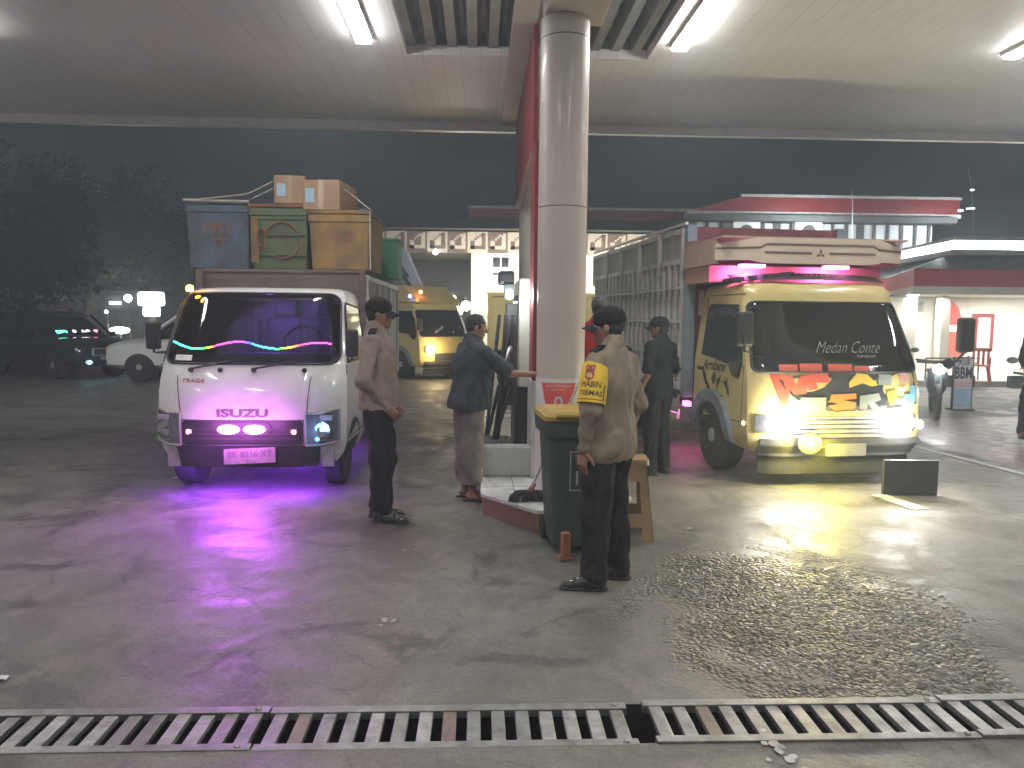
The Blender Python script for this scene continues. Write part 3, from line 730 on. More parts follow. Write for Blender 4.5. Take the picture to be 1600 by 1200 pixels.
area('light', (-.04, .10, .26), 1.3, .3, 24, (.30, .04, 1), (R(20), 0, 0), T1)
spot('light', (-.04, -.16, .50), (-.3, -1.3, -.35), 80, (.34, .05, 1), R(130), 1, .2, T1)
area('light', (0, 2.2, .36), 1.0, 2.0, 14, (.28, .04, 1), (0, 0, 0), T1)
# names
m = MB(); m.text(txt('ISUZU', .13, width=.46, bold=.006), lambda x, y: c1.FX(x-.04, .765+y*.72, .009)); m.build('name_badge', K['greyink'], T1)
m = MB(); m.text(txt('TRAGA', .065, width=.21, shear=.3, bold=.003), lambda x, y: c1.FX(-.50+x, 1.055+y*.75, .004)); m.build('model_name', pm('red_print', (.42, .16, .2)), T1)
# lower bumper, plate
m, _ = patch(c1, .27, .475, lambda v: -.62-.03*v, lambda v: .62+.03*v, .03, .004, th=.02); m.build('bumper', K['black'], T1, smooth=50)
m = MB(); m.slab(rr(.23, .07, .01, 3, cx=.03, cz=.385), lambda a, b, t: (a, -.035-t, b+.045*a), 0, .006); m.build('number_plate', K['regplate'], T1)
m = MB(); m.text(txt('BK·8216·XT', .085, width=.40, bold=.002), lambda x, y: (x+.03, -.043, .40+y*.95+.045*x)); m.text(txt('09·28', .04), lambda x, y: (x+.04, -.043, .335+y)); m.build('plate_number', K['greyink'], T1)
for s_ in (-1, 1): MB().bx(s_*.70-.06, s_*.70+.06, .10, .14, .26, .44).build('bumper_bracket', K['alud'], T1, bevel=.01)
# wipers and stubs
for x0, x1 in ((-.50, -.18), (.05, .40)):
    p, q = c1.FX(x0-.02, 1.165, .02), c1.FX(x1, 1.235, .03)
    MB().tube([p, q], .009, 6).build('wiper', K['black'], T1)
for x in (-.52, -.25, .05, .50): 
    p = c1.FX(x, 1.155, .008); MB().cyl(p, (p[0], p[1]-.03, p[2]), .024, .018, 12).build('wiper_hub', K['black'], T1, smooth=40)
# sticker at the windscreen base, LED wave
m = MB(); m.rim(lambda u, v, t: c1.FX(-.70+.17*u, 1.235+.05*v, .011+t), [0, .5, 1], [0, 1], .002); m.build('sticker', K['plate'], T1)
import colorsys
segs = {}
N = 92
for i in range(N):
    u = i/(N-1); x = -.775+1.475*u
    zc = 1.375+.022*math.sin(u*4.05*math.pi+2.3)*(1.2 if u < .55 else 1)
    h_ = (0.42 + .0, .50)[0] if False else None
    hue = [(.0, .50), (.15, .44), (.24, .33), (.30, .93), (.42, .85), (.52, .62), (.62, .50), (.70, .35), (.76, .12), (.82, .97), (.92, .86), (1, .9)]
    for (a, ha), (b_, hb) in zip(hue, hue[1:]):
        if a <= u <= b_:
            if abs(hb-ha) > .5: hb += 1 if hb < ha else -1
            hh = (ha+(hb-ha)*(u-a)/(b_-a)) % 1; break
    key = int(hh*16) % 16
    for r_ in range(2):
        q = round((1.375+(zc-1.375)*1.25)/.008)*.008+(0 if r_ == 0 else .013)
        if r_: continue
        segs.setdefault(key, MB()).slab([(x-.0055, q-.0075), (x+.0055, q-.0075), (x+.0055, q+.0075), (x-.0055, q+.0075)], lambda a, b, t: c1.FX(a, b, .012+t), 0, .002)
ld = MB(); mats = []
for k, sm in segs.items():
    ld.mi = len(mats); c = colorsys.hsv_to_rgb((k+.5)/16, .9, 1); mats.append(em('led_hue', c, 2.6)); ld.add(sm.v, sm.f)
ld.build('led_wave_display', mats, T1)
# doors, side windows
for s_ in (-1, 1):
    wp = [(.34, 1.22), (1.42, 1.22), (1.42, 1.74), (.66, 1.78), (.60, 1.74)]
    sidewin(c1, s_, wp).build('side_window', K['glass'], T1)
    outline([c1.Sd(s_, a, b, .006) for a, b in wp], .012).build('window_seal', K['black'], T1)
    m = MB()
    for (ya, za), (yb_, zb) in (((.27, .50), (.27, 1.2)), ((1.50, .50), (1.50, 1.80)), ((.27, .50), (1.50, .50))):
        m.tube([c1.Sd(s_, ya, za, .001), c1.Sd(s_, yb_, zb, .001)], .005, 4)
    m.build('door_joint', K['dark'], T1)
    MB().bc(c1.Sd(s_, 1.38, 1.06, .02), (.03, .14, .04)).build('door_handle', K['white'], T1, bevel=.01)
    m = MB(); yc, zc_ = .62, .30
    pts = [(yc+.40*math.cos(a), zc_+.36*math.sin(a)) for a in [math.pi*k/12 for k in range(13)]]
    m.slab(pts, lambda a, b, t: c1.Sd(s_, a, b, t), -.05, .006); m.build('wheel_arch', K['black'], T1)
    wheel(T1, (s_*.70, .60, .31), .31, .19, s_)
    wheel(T1, (s_*.72, 3.7, .31), .31, .19, s_)
mirror(T1, c1, 1, 1.24, .42, .05, .26, .12); mirror(T1, c1, -1, 1.30, .42, .10, .26, .14)
# orange beacon at the roof corner
m = MB(); m.lathe([(.03, 0), (.035, .02), (.03, .05), (0, .06)], (-.70, .60, 1.88), 16); m.build('beacon', em('amber', (1, .42, .04), 30), T1, smooth=60)
point('light', (-.73, .50, 1.97), 1.3, (1, .45, .08), .03, T1)
# chassis + bed
MB().bx(-.4, .4, .4, 5.0, .38, .62).build('chassis', K['black'], T1)
m = MB(); m.bx(-1.0, .80, 1.78, 5.1, .78, .86); m.build('bed_floor', K['dark'], T1)
m = MB()
for z in (.9, 1.15, 1.40, 1.65, 1.90): m.bx(-1.03, .80, 1.78, 1.83, z, z+.235)
m.build('front_board', K['plank'], T1, bevel=.004)
m = MB(); m.bx(-1.03, .805, 1.76, 1.90, 2.135, 2.17); m.bx(-1.05, -.98, 1.72, 1.78, .8, 2.16); m.bx(.75, .82, 1.72, 1.78, .8, 2.16); m.build('front_frame', K['plank'], T1, bevel=.005)
for s_ in (-1, 1):
    ED = .80 if s_ > 0 else 1.02
    m = MB(); n_ = 34; yy = [1.84+3.26*i/(n_*2) for i in range(n_*2+1)]
    m.rim(lambda u, v, t: (s_*(ED-.02+(.02 if int(round(u*2*n_)) % 4 in (0, 1) else 0)+t), yy[int(round(u*2*n_))], .8+1.26*v), [i/(2*n_) for i in range(2*n_+1)], [0, 1], .004)
    m.build('side_panel', K['alud'], T1)
    m = MB(); m.bx(s_*ED-.02, s_*ED+.03, 1.84, 5.1, 2.06, 2.12); m.bx(s_*ED-.02, s_*ED+.03, 1.84, 5.1, .80, .86)
    for y in (1.84, 2.9, 4.0, 5.06): m.bx(s_*ED-.01, s_*ED+.03, y, y+.05, .86, 2.06)
    m.build('side_rail', K['alu'], T1, bevel=.005)
# things carried on the bed
def fishbox(x0, x1, y0, y1, z0, z1, mat_, lidm, label, cat, yaw, build_extra):
    cx, cy = (x0+x1)/2, (y0+y1)/2
    t = thing('fish_box', label, cat, (cx, cy, z0), yaw, 'painted fish boxes on the white truck')
    w, d, h = (x1-x0)/2, (y1-y0)/2, z1-z0
    m = MB(); rings = []
    for k in range(5):
        s_ = .93+.07*k/4; z = (h-.09)*k/4; rings.append([(-w*s_, -d*s_, z), (w*s_, -d*s_, z), (w*s_, d*s_, z), (-w*s_, d*s_, z)])
    m.loft(rings); m.build('body', mat_, t, bevel=.018)
    MB().bx(-w*1.02, w*1.02, -d*1.03, d*1.03, h-.13, h-.045).build('collar', mat_, t, bevel=.012)
    MB().bx(-w*1.04, w*1.04, -d*1.05, d*1.05, h-.04, h).build('lid', lidm, t, bevel=.012)
    build_extra(t, w, d, h); return t
def e_blue(t, w, d, h):
    m = MB()
    f = lambda a, b, tt: (a, -d*(.93+.07*b/h)-.006-tt, b)
    for z in (.24, .36, .48):
        pass
    m.text(txt('1991', .17, bold=.004), lambda x, y: (x-.02, -d*.985-.008, .45+y)); m.text(txt('TT', .15, bold=.002), lambda x, y: (x, -d*.965-.008, .28+y))
    m.build('painted_number', K['rust'], t)
    MB().tube([(-w*1.05, -d*1.06, h), (w, -d*1.06, h-.005)], .014, 6).build('rim_rope', K['rope'], t)
def e_green(t, w, d, h):
    m = MB()
    for z in (.16, .38, .56): m.bx(-w*.92, w*.94, -d*1.0-.012, -d*.93, z, z+.014)
    m.build('batten', K['green'], t)
    MB().bx(-w*.97, -w*.70, -d*1.0-.008, -d*.9, .08, h-.14).build('painted_stripe', K['ochre'], t, bevel=.005)
    m = MB(); m.tube([(.04+.20*math.cos(a), -d*.985-.02, .33+.20*math.sin(a)) for a in [k*math.pi/12 for k in range(-8, 15)]], .010, 5)
    m.tube([(-.19+.05*math.cos(a), -d*.985-.02, .36+.10*math.sin(a)) for a in [k*math.pi/10 for k in range(0, 17)]], .010, 5); m.build('painted_mark', K['rust'], t)
def e_yel(t, w, d, h):
    m = MB(); m.text(txt('AZ S', .13, shear=.2), lambda x, y: (x, -d*.975-.010, .36+y)); m.build('painted_mark', K['rust'], t)
    MB().tube([(w*.75, -d*1.07, h+.01), (w*1.03, -d*1.07, h-.02), (w*1.02, -d*1.0, 0)], .008, 5).build('lashing', K['rope'], t)
fishbox(-3.30, -2.60, 8.75, 9.55, 2.17, 2.93, K['blue'], K['blue'], 'faded blue fish box with a painted number, leftmost of the three boxes', 'fish box', R(1.5), e_blue)
fishbox(-2.575, -1.93, 8.72, 9.5, 2.17, 2.90, K['green'], K['rust'], 'green fish box with a rusty red lid between the blue and yellow boxes', 'fish box', R(-1.5), e_green)
fishbox(-1.90, -1.22, 8.66, 9.6, 2.17, 2.83, K['ochre'], K['ochre'], 'dirty yellow fish box, right of the green one on the white truck', 'fish box', R(-2), e_yel)
for i, (x, y, z, w, h, lb, yaw) in enumerate(((-2.14, 8.9, 2.905, .34, .31, 'brown cardboard carton with pale blue label on the rusty lid, upper of the two cartons', R(3)),
                                 (-1.745, 8.86, 2.835, .42, .33, 'wider brown cardboard carton with blue label on the yellow fish box', R(-8)))):
    t = thing('carton', lb, 'carton', (x, y, z), yaw, 'cardboard cartons on the fish boxes')
    MB().bx(-w/2, w/2, -.2, .22 if i == 0 else .45, 0, h).build('box_body', K['carton'], t, bevel=.006)
    MB().bx(-w/2+.03, -w/2+.13, -.207, -.2, h*.25, h*.72).build('printed_label', K['label'], t)
    MB().bx(-.03, .03, -.203, -.2, .0, h).build('packing_tape', pm('tape', (.42, .31, .2), None, 4, .2), t)
m_ = MB(); m_.tube([(-2.32, 8.7, 3.14), (-2.6, 8.7, 3.0), (-3.1, 8.7, 2.94)], .007, 5); m_.tube([(-2.32, 8.72, 3.07), (-2.55, 8.7, 2.95)], .007, 5)
m_.tube([(-1.53, 8.75, 3.08), (-1.3, 8.62, 2.9), (-1.2, 8.6, 2.82)], .007, 5)
tag(m_.build('lashing_rope', K['rope']), 'thin pale ropes tied over the fish boxes and cartons', 'rope')
t = thing('fish_box', 'green crate edge showing behind the yellow fish box', 'fish box', (-1.35, 10.4, 2.17), 0, 'painted fish boxes on the white truck')
MB().bx(-.22, .24, 0, .6, 0, .5).build('body', pm('bright_green', (.05, .25, .12), (.04, .18, .10), 5, .6), t, bevel=.01)
MB().bx(-.24, .26, -.02, .62, .5, .54).build('lid', pm('bright_green2', (.06, .32, .15), None, 5, .6), t, bevel=.01)

# ================================================================ canter-type cab, used twice
PC = [(.34, .04, .80), (.42, .0, .86), (.60, 0, .875), (.85, .01, .875), (1.05, .04, .87), (1.22, .09, .865), (1.40, .17, .845),
      (1.65, .30, .815), (1.83, .39, .79), (1.97, .43, .765), (2.02, .48, .74), (2.05, .62, .68)]
LV = [.34, .38, .42, .5, .60, .72, .85, .95, 1.05, 1.14, 1.22, 1.31, 1.40, 1.52, 1.65, 1.75, 1.83, 1.90, 1.97, 2.0, 2.02, 2.04, 2.05]
def canter(T, c, simple=False):
    c.nu = 44; c.shell_mesh(LV, (1.14, 1.83) if not simple else None, lambda z: c.yz(z)[1]*.945).build('body', K['yellow'], T, smooth=38)
    if not simple: cabin(T, c, 1.30, 1.45, .40)
    m, out = patch(c, 1.14, 1.84, lambda v: -.835+.07*v, lambda v: .835-.07*v, .07, .003)
    m.build('windscreen', K['cabglass'] if not simple else K['glass'], T, smooth=60); outline(out, .011).build('windscreen_seal', K['black'], T, smooth=60)
    m, _ = patch(c, .50, .70, lambda v: -.50, lambda v: .50, .02, .003, th=.01); m.build('grille', K['alud'] if not simple else K['dark'], T, smooth=50)
    m = MB()
    for z in (.53, .575, .62, .665): m.rim(lambda u, v, t: c.FX(-.48+.96*u, z+.012*v, .014+t), [i/20 for i in range(21)], [0, 1], .008)
    m.build('grille_slat', K['dark'], T)
    m, _ = patch(c, .31, .49, lambda v: -.78, lambda v: .78, .03, .005, th=.05); m.build('bumper', K['dark'], T, smooth=50)
    m, _ = patch(c, .13, .30, lambda v: -.76, lambda v: .76, .03, -.02, th=.04); m.build('lower_valance', K['rubber'], T, smooth=50)
    for s_ in (-1, 1):
        wp = [(.36, 1.06), (.30, 1.22), (.44, 1.62), (.52, 1.66), (.58, 1.80), (1.28, 1.82), (1.34, 1.78), (1.34, 1.26), (.62, 1.20), (.50, 1.08)]
        sidewin(c, s_, wp).build('side_window', K['glass'], T)
        outline([c.Sd(s_, a, b, .006) for a, b in wp], .010).build('window_seal', K['black'], T)
        m = MB()
        for (ya, za), (yb_, zb) in (((.26, .62), (.26, 1.2)), ((1.43, .62), (1.43, 1.90)), ((.26, .62), (1.43, .62)), ((.48, 1.92), (1.43, 1.92))):
            m.tube([c.Sd(s_, ya, za, .001), c.Sd(s_, yb_, zb, .001)], .006, 4)
        m.build('door_joint', K['dark'], T)
        MB().bc(c.Sd(s_, 1.33, 1.10, .02), (.03, .14, .04)).build('door_handle', K['black'], T, bevel=.01)
        m = MB(); yc, zc_ = 1.0, .38
        pts = [(yc+.50*math.cos(a), zc_+.45*math.sin(a)) for a in [math.pi*k/14 for k in range(15)]]+[(yc-.50, .25), (yc-.38, .25)]+[(yc+.38*math.cos(a), zc_+.36*math.sin(a)) for a in [math.pi*(1-k/10) for k in range(11)]]+[(yc+.38, .38)]
        q = MB(); na = 14
        q.rim(lambda u, v, t: c.Sd(s_, yc+(.40+.14*v)*math.cos(math.pi*u), zc_+(.38+.13*v)*math.sin(math.pi*u), t), [k/na for k in range(na+1)], [0, 1], .05)
        q.build('mudguard', K['bluegrey'], T, smooth=40)
        pa = [(yc+.40*math.cos(a), zc_+.38*math.sin(a)) for a in [math.pi*k/12 for k in range(13)]]
        MB().slab(pa, lambda a, b, t: c.Sd(s_, a, b, t), -.25, .004).build('wheel_well', K['black'], T)
        wheel(T, (s_*.76, 1.0, .38), .38, .22, s_, K['alu'])
        wheel(T, (s_*.66, 4.4, .38), .38, .40, s_, K['alu'])
    MB().bx(-.38, .38, .5, 6.0, .45, .68).build('chassis', K['black'], T)
T2 = thing('cargo_truck', 'yellow truck with grey railed cargo box, dazzling headlights and graffiti letters on its front', 'truck', (3.60, 7.3, 0), R(5.6)); T2.scale = (1.065, 1, 1)
c2 = Cab(PC, 1.60, 6, .13)
canter(T2, c2)
# headlights, fog lamp, small markers
WL = em('headlight_white', (1, .98, .93), 55)
for x in (-.66, .63):
    m, _ = patch(c2, .55, .72, lambda v, x=x: x-.16, lambda v, x=x: x+.16, .03, .004, 6, 8, .014); h = m.build('headlight', K['lens'], T2, smooth=50)
    c = c2.FX(x+(.06 if x < 0 else -.03), .64, .02)
    MB().sph((c[0], c[1]-.02, c[2]), (.125, .035, .09), 20, 10).build('bulb', WL, h, smooth=60)
    spot('light', (c[0], c[1]-.09, c[2]), (c[0]-.1, c[1]-7, -.6), 34, (1, .98, .92), R(110), .9, .06, T2)
    point('light', (c[0], c[1]-.18, c[2]+.02), 26, (1, .98, .92), .06, T2)
m = MB(); m.sph((-.355, -.10, .455), (.115, .04, .095), 20, 10); m.build('fog_lamp', em('yellow_fog', (1, .80, .03), 9), T2, smooth=60)
m = MB(); m.lathe([(.11, -.06), (.11, -.02), (.05, .03)], (-.355, -.05, .455), 20, 'y'); m.build('fog_lamp_housing', K['black'], T2, smooth=40)
spot('light', (-.30, -.17, .44), (-.3, -5, -.5), 34, (1, .82, .10), R(120), .9, .06, T2)
point('light', (-.355, -.24, .46), 38, (1, .85, .1), .06, T2)
for (x, y, z, s_) in ((-.88, .20, .62, .012), (.875, .1, .60, .03)):
    MB().sph((x, y, z), (s_, s_, s_*1.6), 10, 6).build('marker_lamp', em('warm_marker', (1, .9, .7), 9), T2)
m = MB(); m.slab(rr(.20, .062, .01, 3, cx=.02, cz=.38), lambda a, b, t: (a, -.065-t, b), 0, .006); m.build('number_plate', K['regplate'], T2)
m = MB(); m.text(txt('MITSUBISHI', .085, width=.66, bold=.004), lambda x, y: c2.FX(x+.12, .78+y*.8, .006)); m.build('name_badge', K['greyink'], T2)
m = MB(); m.text(txt('Medan Conte', .17, width=.66, shear=.75, bold=-.003), lambda x, y: c2.FX(x+.10, 1.38+y, .012)); m.text(txt('transport', .05, shear=.4), lambda x, y: c2.FX(x+.28, 1.30+y, .012)); m.build('windscreen_lettering', K['pale'], T2)
# graffiti wrap: blocky coloured letters
def col_(n_, c): return pm('graffiti_'+n_, c, tuple(v*.8 for v in c), 6, .35)
GR = dict(k=col_('black', (.04, .045, .045)), r=col_('red', (.62, .10, .06)), o=col_('orange', (.70, .25, .06)), y=col_('yellow', (.75, .52, .06)), b=col_('blue', (.16, .40, .50)),
          g=col_('grey', (.30, .33, .30)), p=col_('pink', (.60, .32, .30)), w=col_('white', (.6, .6, .55)))
def graf(polys, off0):
    for i, (cn, pts) in enumerate(polys):
        m = MB(); n_ = 6
        # densify edges, map through the cab front
        dp = []; pts = [GMAP(*q) for q in pts]
        for (x0, z0), (x1, z1) in zip(pts, pts[1:]+pts[:1]):
            for k in range(2): dp.append((x0+(x1-x0)*k/2, z0+(z1-z0)*k/2))
        m.slab(dp[::-1], lambda a, b, t: c2.FX(a, b, off0+.0011*i+t), 0, .001)
        if area2(dp) < 0: m = MB(); m.slab(dp, lambda a, b, t: c2.FX(a, b, off0+.0011*i+t), 0, .001)
        m.build('graffiti', GR[cn], T2)
GMAP = lambda x, z: (.81-(.81-x)*1.13, 1.145-(1.13-z)*1.32)
def area2(p): return sum(a[0]*b[1]-b[0]*a[1] for a, b in zip(p, p[1:]+p[:1]))
def q4(x0, z0, x1, z1, s=0.0): return [(x0, z0), (x1, z0), (x1+s, z1), (x0+s, z1)]
graf([
 ('k', [(-.46, 1.09), (-.05, 1.12), (.10, 1.13), (.12, .93), (-.30, .92), (-.40, 1.0)]),
 ('k', [(.08, 1.13), (.45, 1.12), (.48, .86), (.05, .83), (-.12, .86), (-.1, .98)]),
 ('k', [(.42, 1.14), (.80, 1.14), (.81, .88), (.42, .84)]),
 ('r', [(-.52, 1.12), (-.33, 1.10), (-.31, 1.03), (-.26, 1.10), (-.16, 1.11), (-.22, .97), (-.32, .96), (-.36, 1.0), (-.38, .88), (-.44, .87)]),
 ('r', [(-.20, 1.12), (-.02, 1.12), (-.01, 1.05), (-.13, 1.05), (-.12, 1.0), (-.20, .99)]),
 ('o', [(.0, .96), (.22, .97), (.22, .93), (.10, .92), (.22, .90), (.20, .85), (.02, .84), (-.02, .88), (.06, .89), (-.02, .91)]),
 ('y', [(.16, 1.05), (.24, 1.12), (.33, 1.11), (.42, 1.03), (.36, 1.02), (.28, 1.045), (.16, 1.01)]),
 ('g', [(.25, .95), (.42, .97), (.44, .92), (.38, .90), (.44, .85), (.36, .85), (.32, .89), (.31, .85), (.25, .85)]),
 ('g', q4(.42, 1.03, .54, 1.11, .01)),
 ('y', [(.50, .98), (.58, .99), (.59, .93), (.56, .88), (.52, .88), (.50, .93)]),
 ('b', [(.60, .89), (.78, .90), (.80, 1.02), (.73, 1.03), (.72, .96), (.66, .96), (.66, .93), (.60, .93)]),
 ('p', [(.62, 1.05), (.72, 1.06), (.71, 1.12), (.63, 1.12)]),
 ('w', q4(.60, .99, .67, 1.005, .01)),
 ('g', q4(-.28, .84, -.06, .94, .01)),
], .004)
# red strip along the lower windscreen
m = MB()
for x0, x1, z1 in ((-.60, -.42, 1.215), (-.40, -.18, 1.225), (-.12, .12, 1.22), (.14, .30, 1.20)):
    m.rim(lambda u, v, t: c2.FX(x0+(x1-x0)*u, 1.15+(z1-1.15)*v, .011+t), [i/4 for i in range(5)], [0, 1], .002)
m.build('windscreen_banner', GR['r'], T2)
# door lettering on the visible side
sd = lambda y0, z0: (lambda x, y: c2.Sd(-1, y0-x, z0+y, .010))
m = MB(); m.text(txt('Arrabane', .16, width=.60, shear=.3, bold=.003), sd(.98, 1.15))
# island-shaped squiggle
def sq(pts): 
    pts = pts if area2(pts) < 0 else pts[::-1]
    m.slab(pts, lambda a, b, t: c2.Sd(-1, a, b, .008+t), 0, .002)
sq([(1.28, 1.08), (1.24, 1.09), (1.16, .98), (1.06, .90), (1.0, .88), (1.04, .86), (1.14, .89), (1.24, .98)])
sq([(1.03, 1.0), (.97, 1.09), (.92, 1.05), (.93, .97), (.98, .94)])
sq([(.86, 1.02), (.80, 1.03), (.82, .97), (.86, .95), (.84, .91), (.89, .93)])
sq([(.74, 1.0), (.62, 1.0), (.56, .92), (.55, .85), (.60, .88), (.66, .95)])
sq([(1.0, .87), (.72, .845), (.72, .83), (1.0, .855)])
m.text(txt('K-14', .12, shear=.2), sd(.72, 1.01))
for k in range(7): m.text(txt('JAKARTA BANDUNG', .028), sd(.78, .80-.03*k))
m.text(txt('MEDAN', .05), sd(.72, .585))
m.build('door_lettering', K['ink'], T2)
# mirrors: door mirror left, long arm right
m = MB(); m.tube([(-.86, .12, 1.33), (-.98, .0, 1.35), (-1.0, -.02, 1.5)], .013, 6); m.build('mirror_arm', K['black'], T2)
MB().bc((-.98, .02, 1.56), (.17, .06, .34)).build('mirror', K['black'], T2, bevel=.03)
m = MB(); m.tube([(.84, .15, 1.24), (.98, .02, 1.24), (1.12, -.02, 1.25), (1.2, -.02, 1.33)], .013, 6); m.build('mirror_arm', K['black'], T2)
MB().bc((1.21, -.02, 1.52), (.18, .06, .35)).build('mirror', K['black'], T2, bevel=.03)
m = MB(); m.lathe([(.055, 0), (.05, .02), (.02, .04)], (1.04, -.03, 1.23), 14, 'y'); m.build('round_mirror', K['black'], T2, smooth=40)
# roof deflector with name
m = MB(); f = lambda u, v, t: ((u-.5)*1.62, .52+.5*(2*abs(u-.5))**3*.4+.16*v-t, 2.055+.075*v+.02*(1-(2*u-1)**2))
m.rim(f, [i/20 for i in range(21)], [0, .5, 1], .02); m.build('roof_deflector', K['dark'], T2, smooth=40)
m = MB(); m.text(txt('ANASTA', .11, width=.44, bold=.004), lambda x, y: (x+.08, .575+y*.9, 2.105+y*.75)); m.build('roof_lettering', pm('tan_letter', (.42, .22, .10)), T2)
m = MB()
for k in range(5): m.bx(-.80+.13*k, -.74+.13*k, .60, 1.42, 2.05+.015*k, 2.10+.015*k)
m.build('roof_rib', K['dark'], T2, bevel=.01)
# cargo box
BX, Y0, Y1, Z0, Z1 = .91, 1.72, 6.15, .82, 2.74
m = MB(); m.bx(-BX, BX, Y0, Y0+.04, Z0, Z1); m.build('front_wall', K['maroon'], T2)
m = MB()
for z in (1.1, 1.5, 1.9, 2.3): m.bx(-BX+.1, BX-.1, Y0-.02, Y0-.001, z, z+.03)
m.build('front_batten', K['maroon'], T2)
for a_, b_ in ((-BX-.03, -BX+.08), (BX-.08, BX+.03)): MB().bx(a_, b_, Y0-.03, Y0+.08, Z0-.1, Z1+.02).build('corner_post', K['bluegrey'], T2, bevel=.006)
m = MB(); m.bx(-BX+.12, -BX+.18, Y0-.04, Y0-.021, 1.7, 2.0); m.build('reflector_strip', pm('pale_pink', (.6, .4, .42)), T2)
MB().bx(-BX, BX, Y0, Y1, Z0-.08, Z0).build('bed_floor', K['dark'], T2)
for s_ in (-1, 1):
    xs = lambda a, b: (min(s_*a, s_*b), max(s_*a, s_*b))
    a_, b_ = xs(BX-.03, BX); MB().bx(a_, b_, Y0+.08, Y1, Z0, Z1-.02).build('side_wall', K['alud'], T2)
    m = MB(); a_, b_ = xs(BX, BX+.03)
    m.bx(a_, b_, Y0+.08, Y1, Z1-.06, Z1); m.bx(a_, b_, Y0+.08, Y1, Z1-.42, Z1-.36); m.bx(a_, b_, Y0+.08, Y1, Z0-.02, Z0+.06)
    n_ = 5
    for k in range(n_+1):
        y = Y0+.10+(Y1-Y0-.16)*k/n_; m.bx(*xs(BX, BX+.045), y, y+.06, Z1-.52, Z1-.002)
    m.build('top_frame', K['alu'], T2, bevel=.004)
    m = MB(); n_ = 19
    for k in range(n_+1):
        y = Y0+.14+(Y1-Y0-.3)*k/n_; m.bx(*xs(BX, BX+.028), y, y+.075, Z0+.06, Z1-.42)
    m.build('upright', K['alu'], T2, bevel=.004)
    m = MB()
    for z in (2.02, 1.62, 1.22): m.cyl((s_*(BX+.055), Y0+.08, z), (s_*(BX+.055), Y1, z), .016, n=6)
    m.build('side_rail', K['alu'], T2)
    m = MB()
    for k in range(n_+1):
        y = Y0+.2+(Y1-Y0-.3)*k/n_
        for z in (2.02, 1.62, 1.22): m.cyl((s_*(BX+.03), y, z-.09), (s_*(BX+.06), y-.07, z), .008, n=5)
    m.build('rail_bracket', K['steel'], T2)
    m = MB()
    for z in (.42, .60): m.bx(*xs(BX-.04, BX-.01), 2.0, 3.8, z, z+.07)
    for y in (2.05, 3.0, 3.7): m.bx(*xs(BX-.06, BX-.041), y, y+.05, .42, Z0-.08)
    m.build('side_guard', K['alu'], T2, bevel=.004)
MB().bx(-BX, BX, Y1-.03, Y1, Z0, Z1-.1).build('tailgate', K['alud'], T2)
m = MB(); m.tube([(-BX, Y0+.1, Z1+.05), (-BX-.02, Y1, Z1+.06)], .02, 6); m.build('tarp_roll', K['cream'], T2)
# header board over the cab
hb = lambda u: .52+.55*max(0, abs(u)-.62)**1.0*1.0
def HB(x, z, t=0): return (x, hb(x/1.0)-t, z)
m = MB(); xs_ = [-1.0+2.0*i/24 for i in range(25)]
def zlo(x): return 2.24 if abs(x) < .60 else 2.24+.035*min(1, (abs(x)-.60)/.08)
def zhi(x): return 2.50-.10*max(0, abs(x)-.65)/.35*.6
m.rim(lambda u, v, t: HB(-1+2*u, zlo(-1+2*u)+(zhi(-1+2*u)-zlo(-1+2*u))*v, -.05+t), [i/32 for i in range(33)], [0, .5, 1], .05)
m.build('header_board', pm('cream_board', (.52, .44, .36), (.46, .38, .31), 3, .5), T2, smooth=20)
m = MB()
def stripe(x0, x1, za, zb, th):
    m.rim(lambda u, v, t: HB(x0+(x1-x0)*u, za+(zb-za)*u+th*v, .003+t), [i/10 for i in range(11)], [0, 1], .002)
stripe(-1, -.62, 2.385, 2.385, .022); stripe(-.62, -.56, 2.385, 2.42, .022); stripe(-.56, .56, 2.42, 2.42, .022); stripe(.56, .62, 2.42, 2.385, .022); stripe(.62, 1, 2.385, 2.385, .022)
stripe(-.58, -.09, 2.335, 2.335, .024); stripe(.09, .58, 2.335, 2.335, .024)
m.build('header_stripe', pm('brown_stripe', (.12, .08, .075)), T2)
m = MB()
for a in (90, 210, 330):
    d = Vector((math.cos(R(a)), math.sin(R(a)))); p_ = Vector((-d.y, d.x)); s_ = .052
    pts = [Vector((0, 0)), d*s_*.5+p_*s_*.29, d*s_, d*s_*.5-p_*s_*.29]
    m.slab([(q.x, q.y) for q in pts][::-1], lambda x, y, t: HB(x, 2.34+y, .004+t), 0, .002)
m.build('diamond_logo', pm('brown_logo', (.14, .05, .05)), T2)
m = MB(); m.bx(-.98, .98, .60, 1.70, 2.50, 2.52)
for s_ in (-1, 1): m.add([(s_*.98, .75, 2.24), (s_*.98, 1.70, 2.24), (s_*.98, 1.70, 2.56), (s_*.98, .75, 2.49), (s_*.95, .75, 2.24), (s_*.95, 1.70, 2.24), (s_*.95, 1.70, 2.56), (s_*.95, .75, 2.49)], [(0, 1, 2, 3), (7, 6, 5, 4), (0, 4, 5, 1), (1, 5, 6, 2), (2, 6, 7, 3), (3, 7, 4, 0)])
m.build('header_side', pm('cream_side', (.42, .30, .24), (.35, .24, .2), 3, .5), T2)
m = MB(); m.bx(-.95, .95, 1.0, 1.7, 2.06, 2.24); m.build('header_back', pm('pink_board', (.5, .25, .2), (.4, .2, .17), 4, .6), T2)
for i, x in enumerate((-.60, .30)):
    MB().bx(x-.13, x+.13, .72, .80, 2.205, 2.24).build('pink_lamp', em('pink_lamp_glow', (1, .30, .85), 8), T2, bevel=.008)
    area('light', (x, .78, 2.195), .26, .08, 9, (1, .2, .75), (R(42), 0, 0), T2)
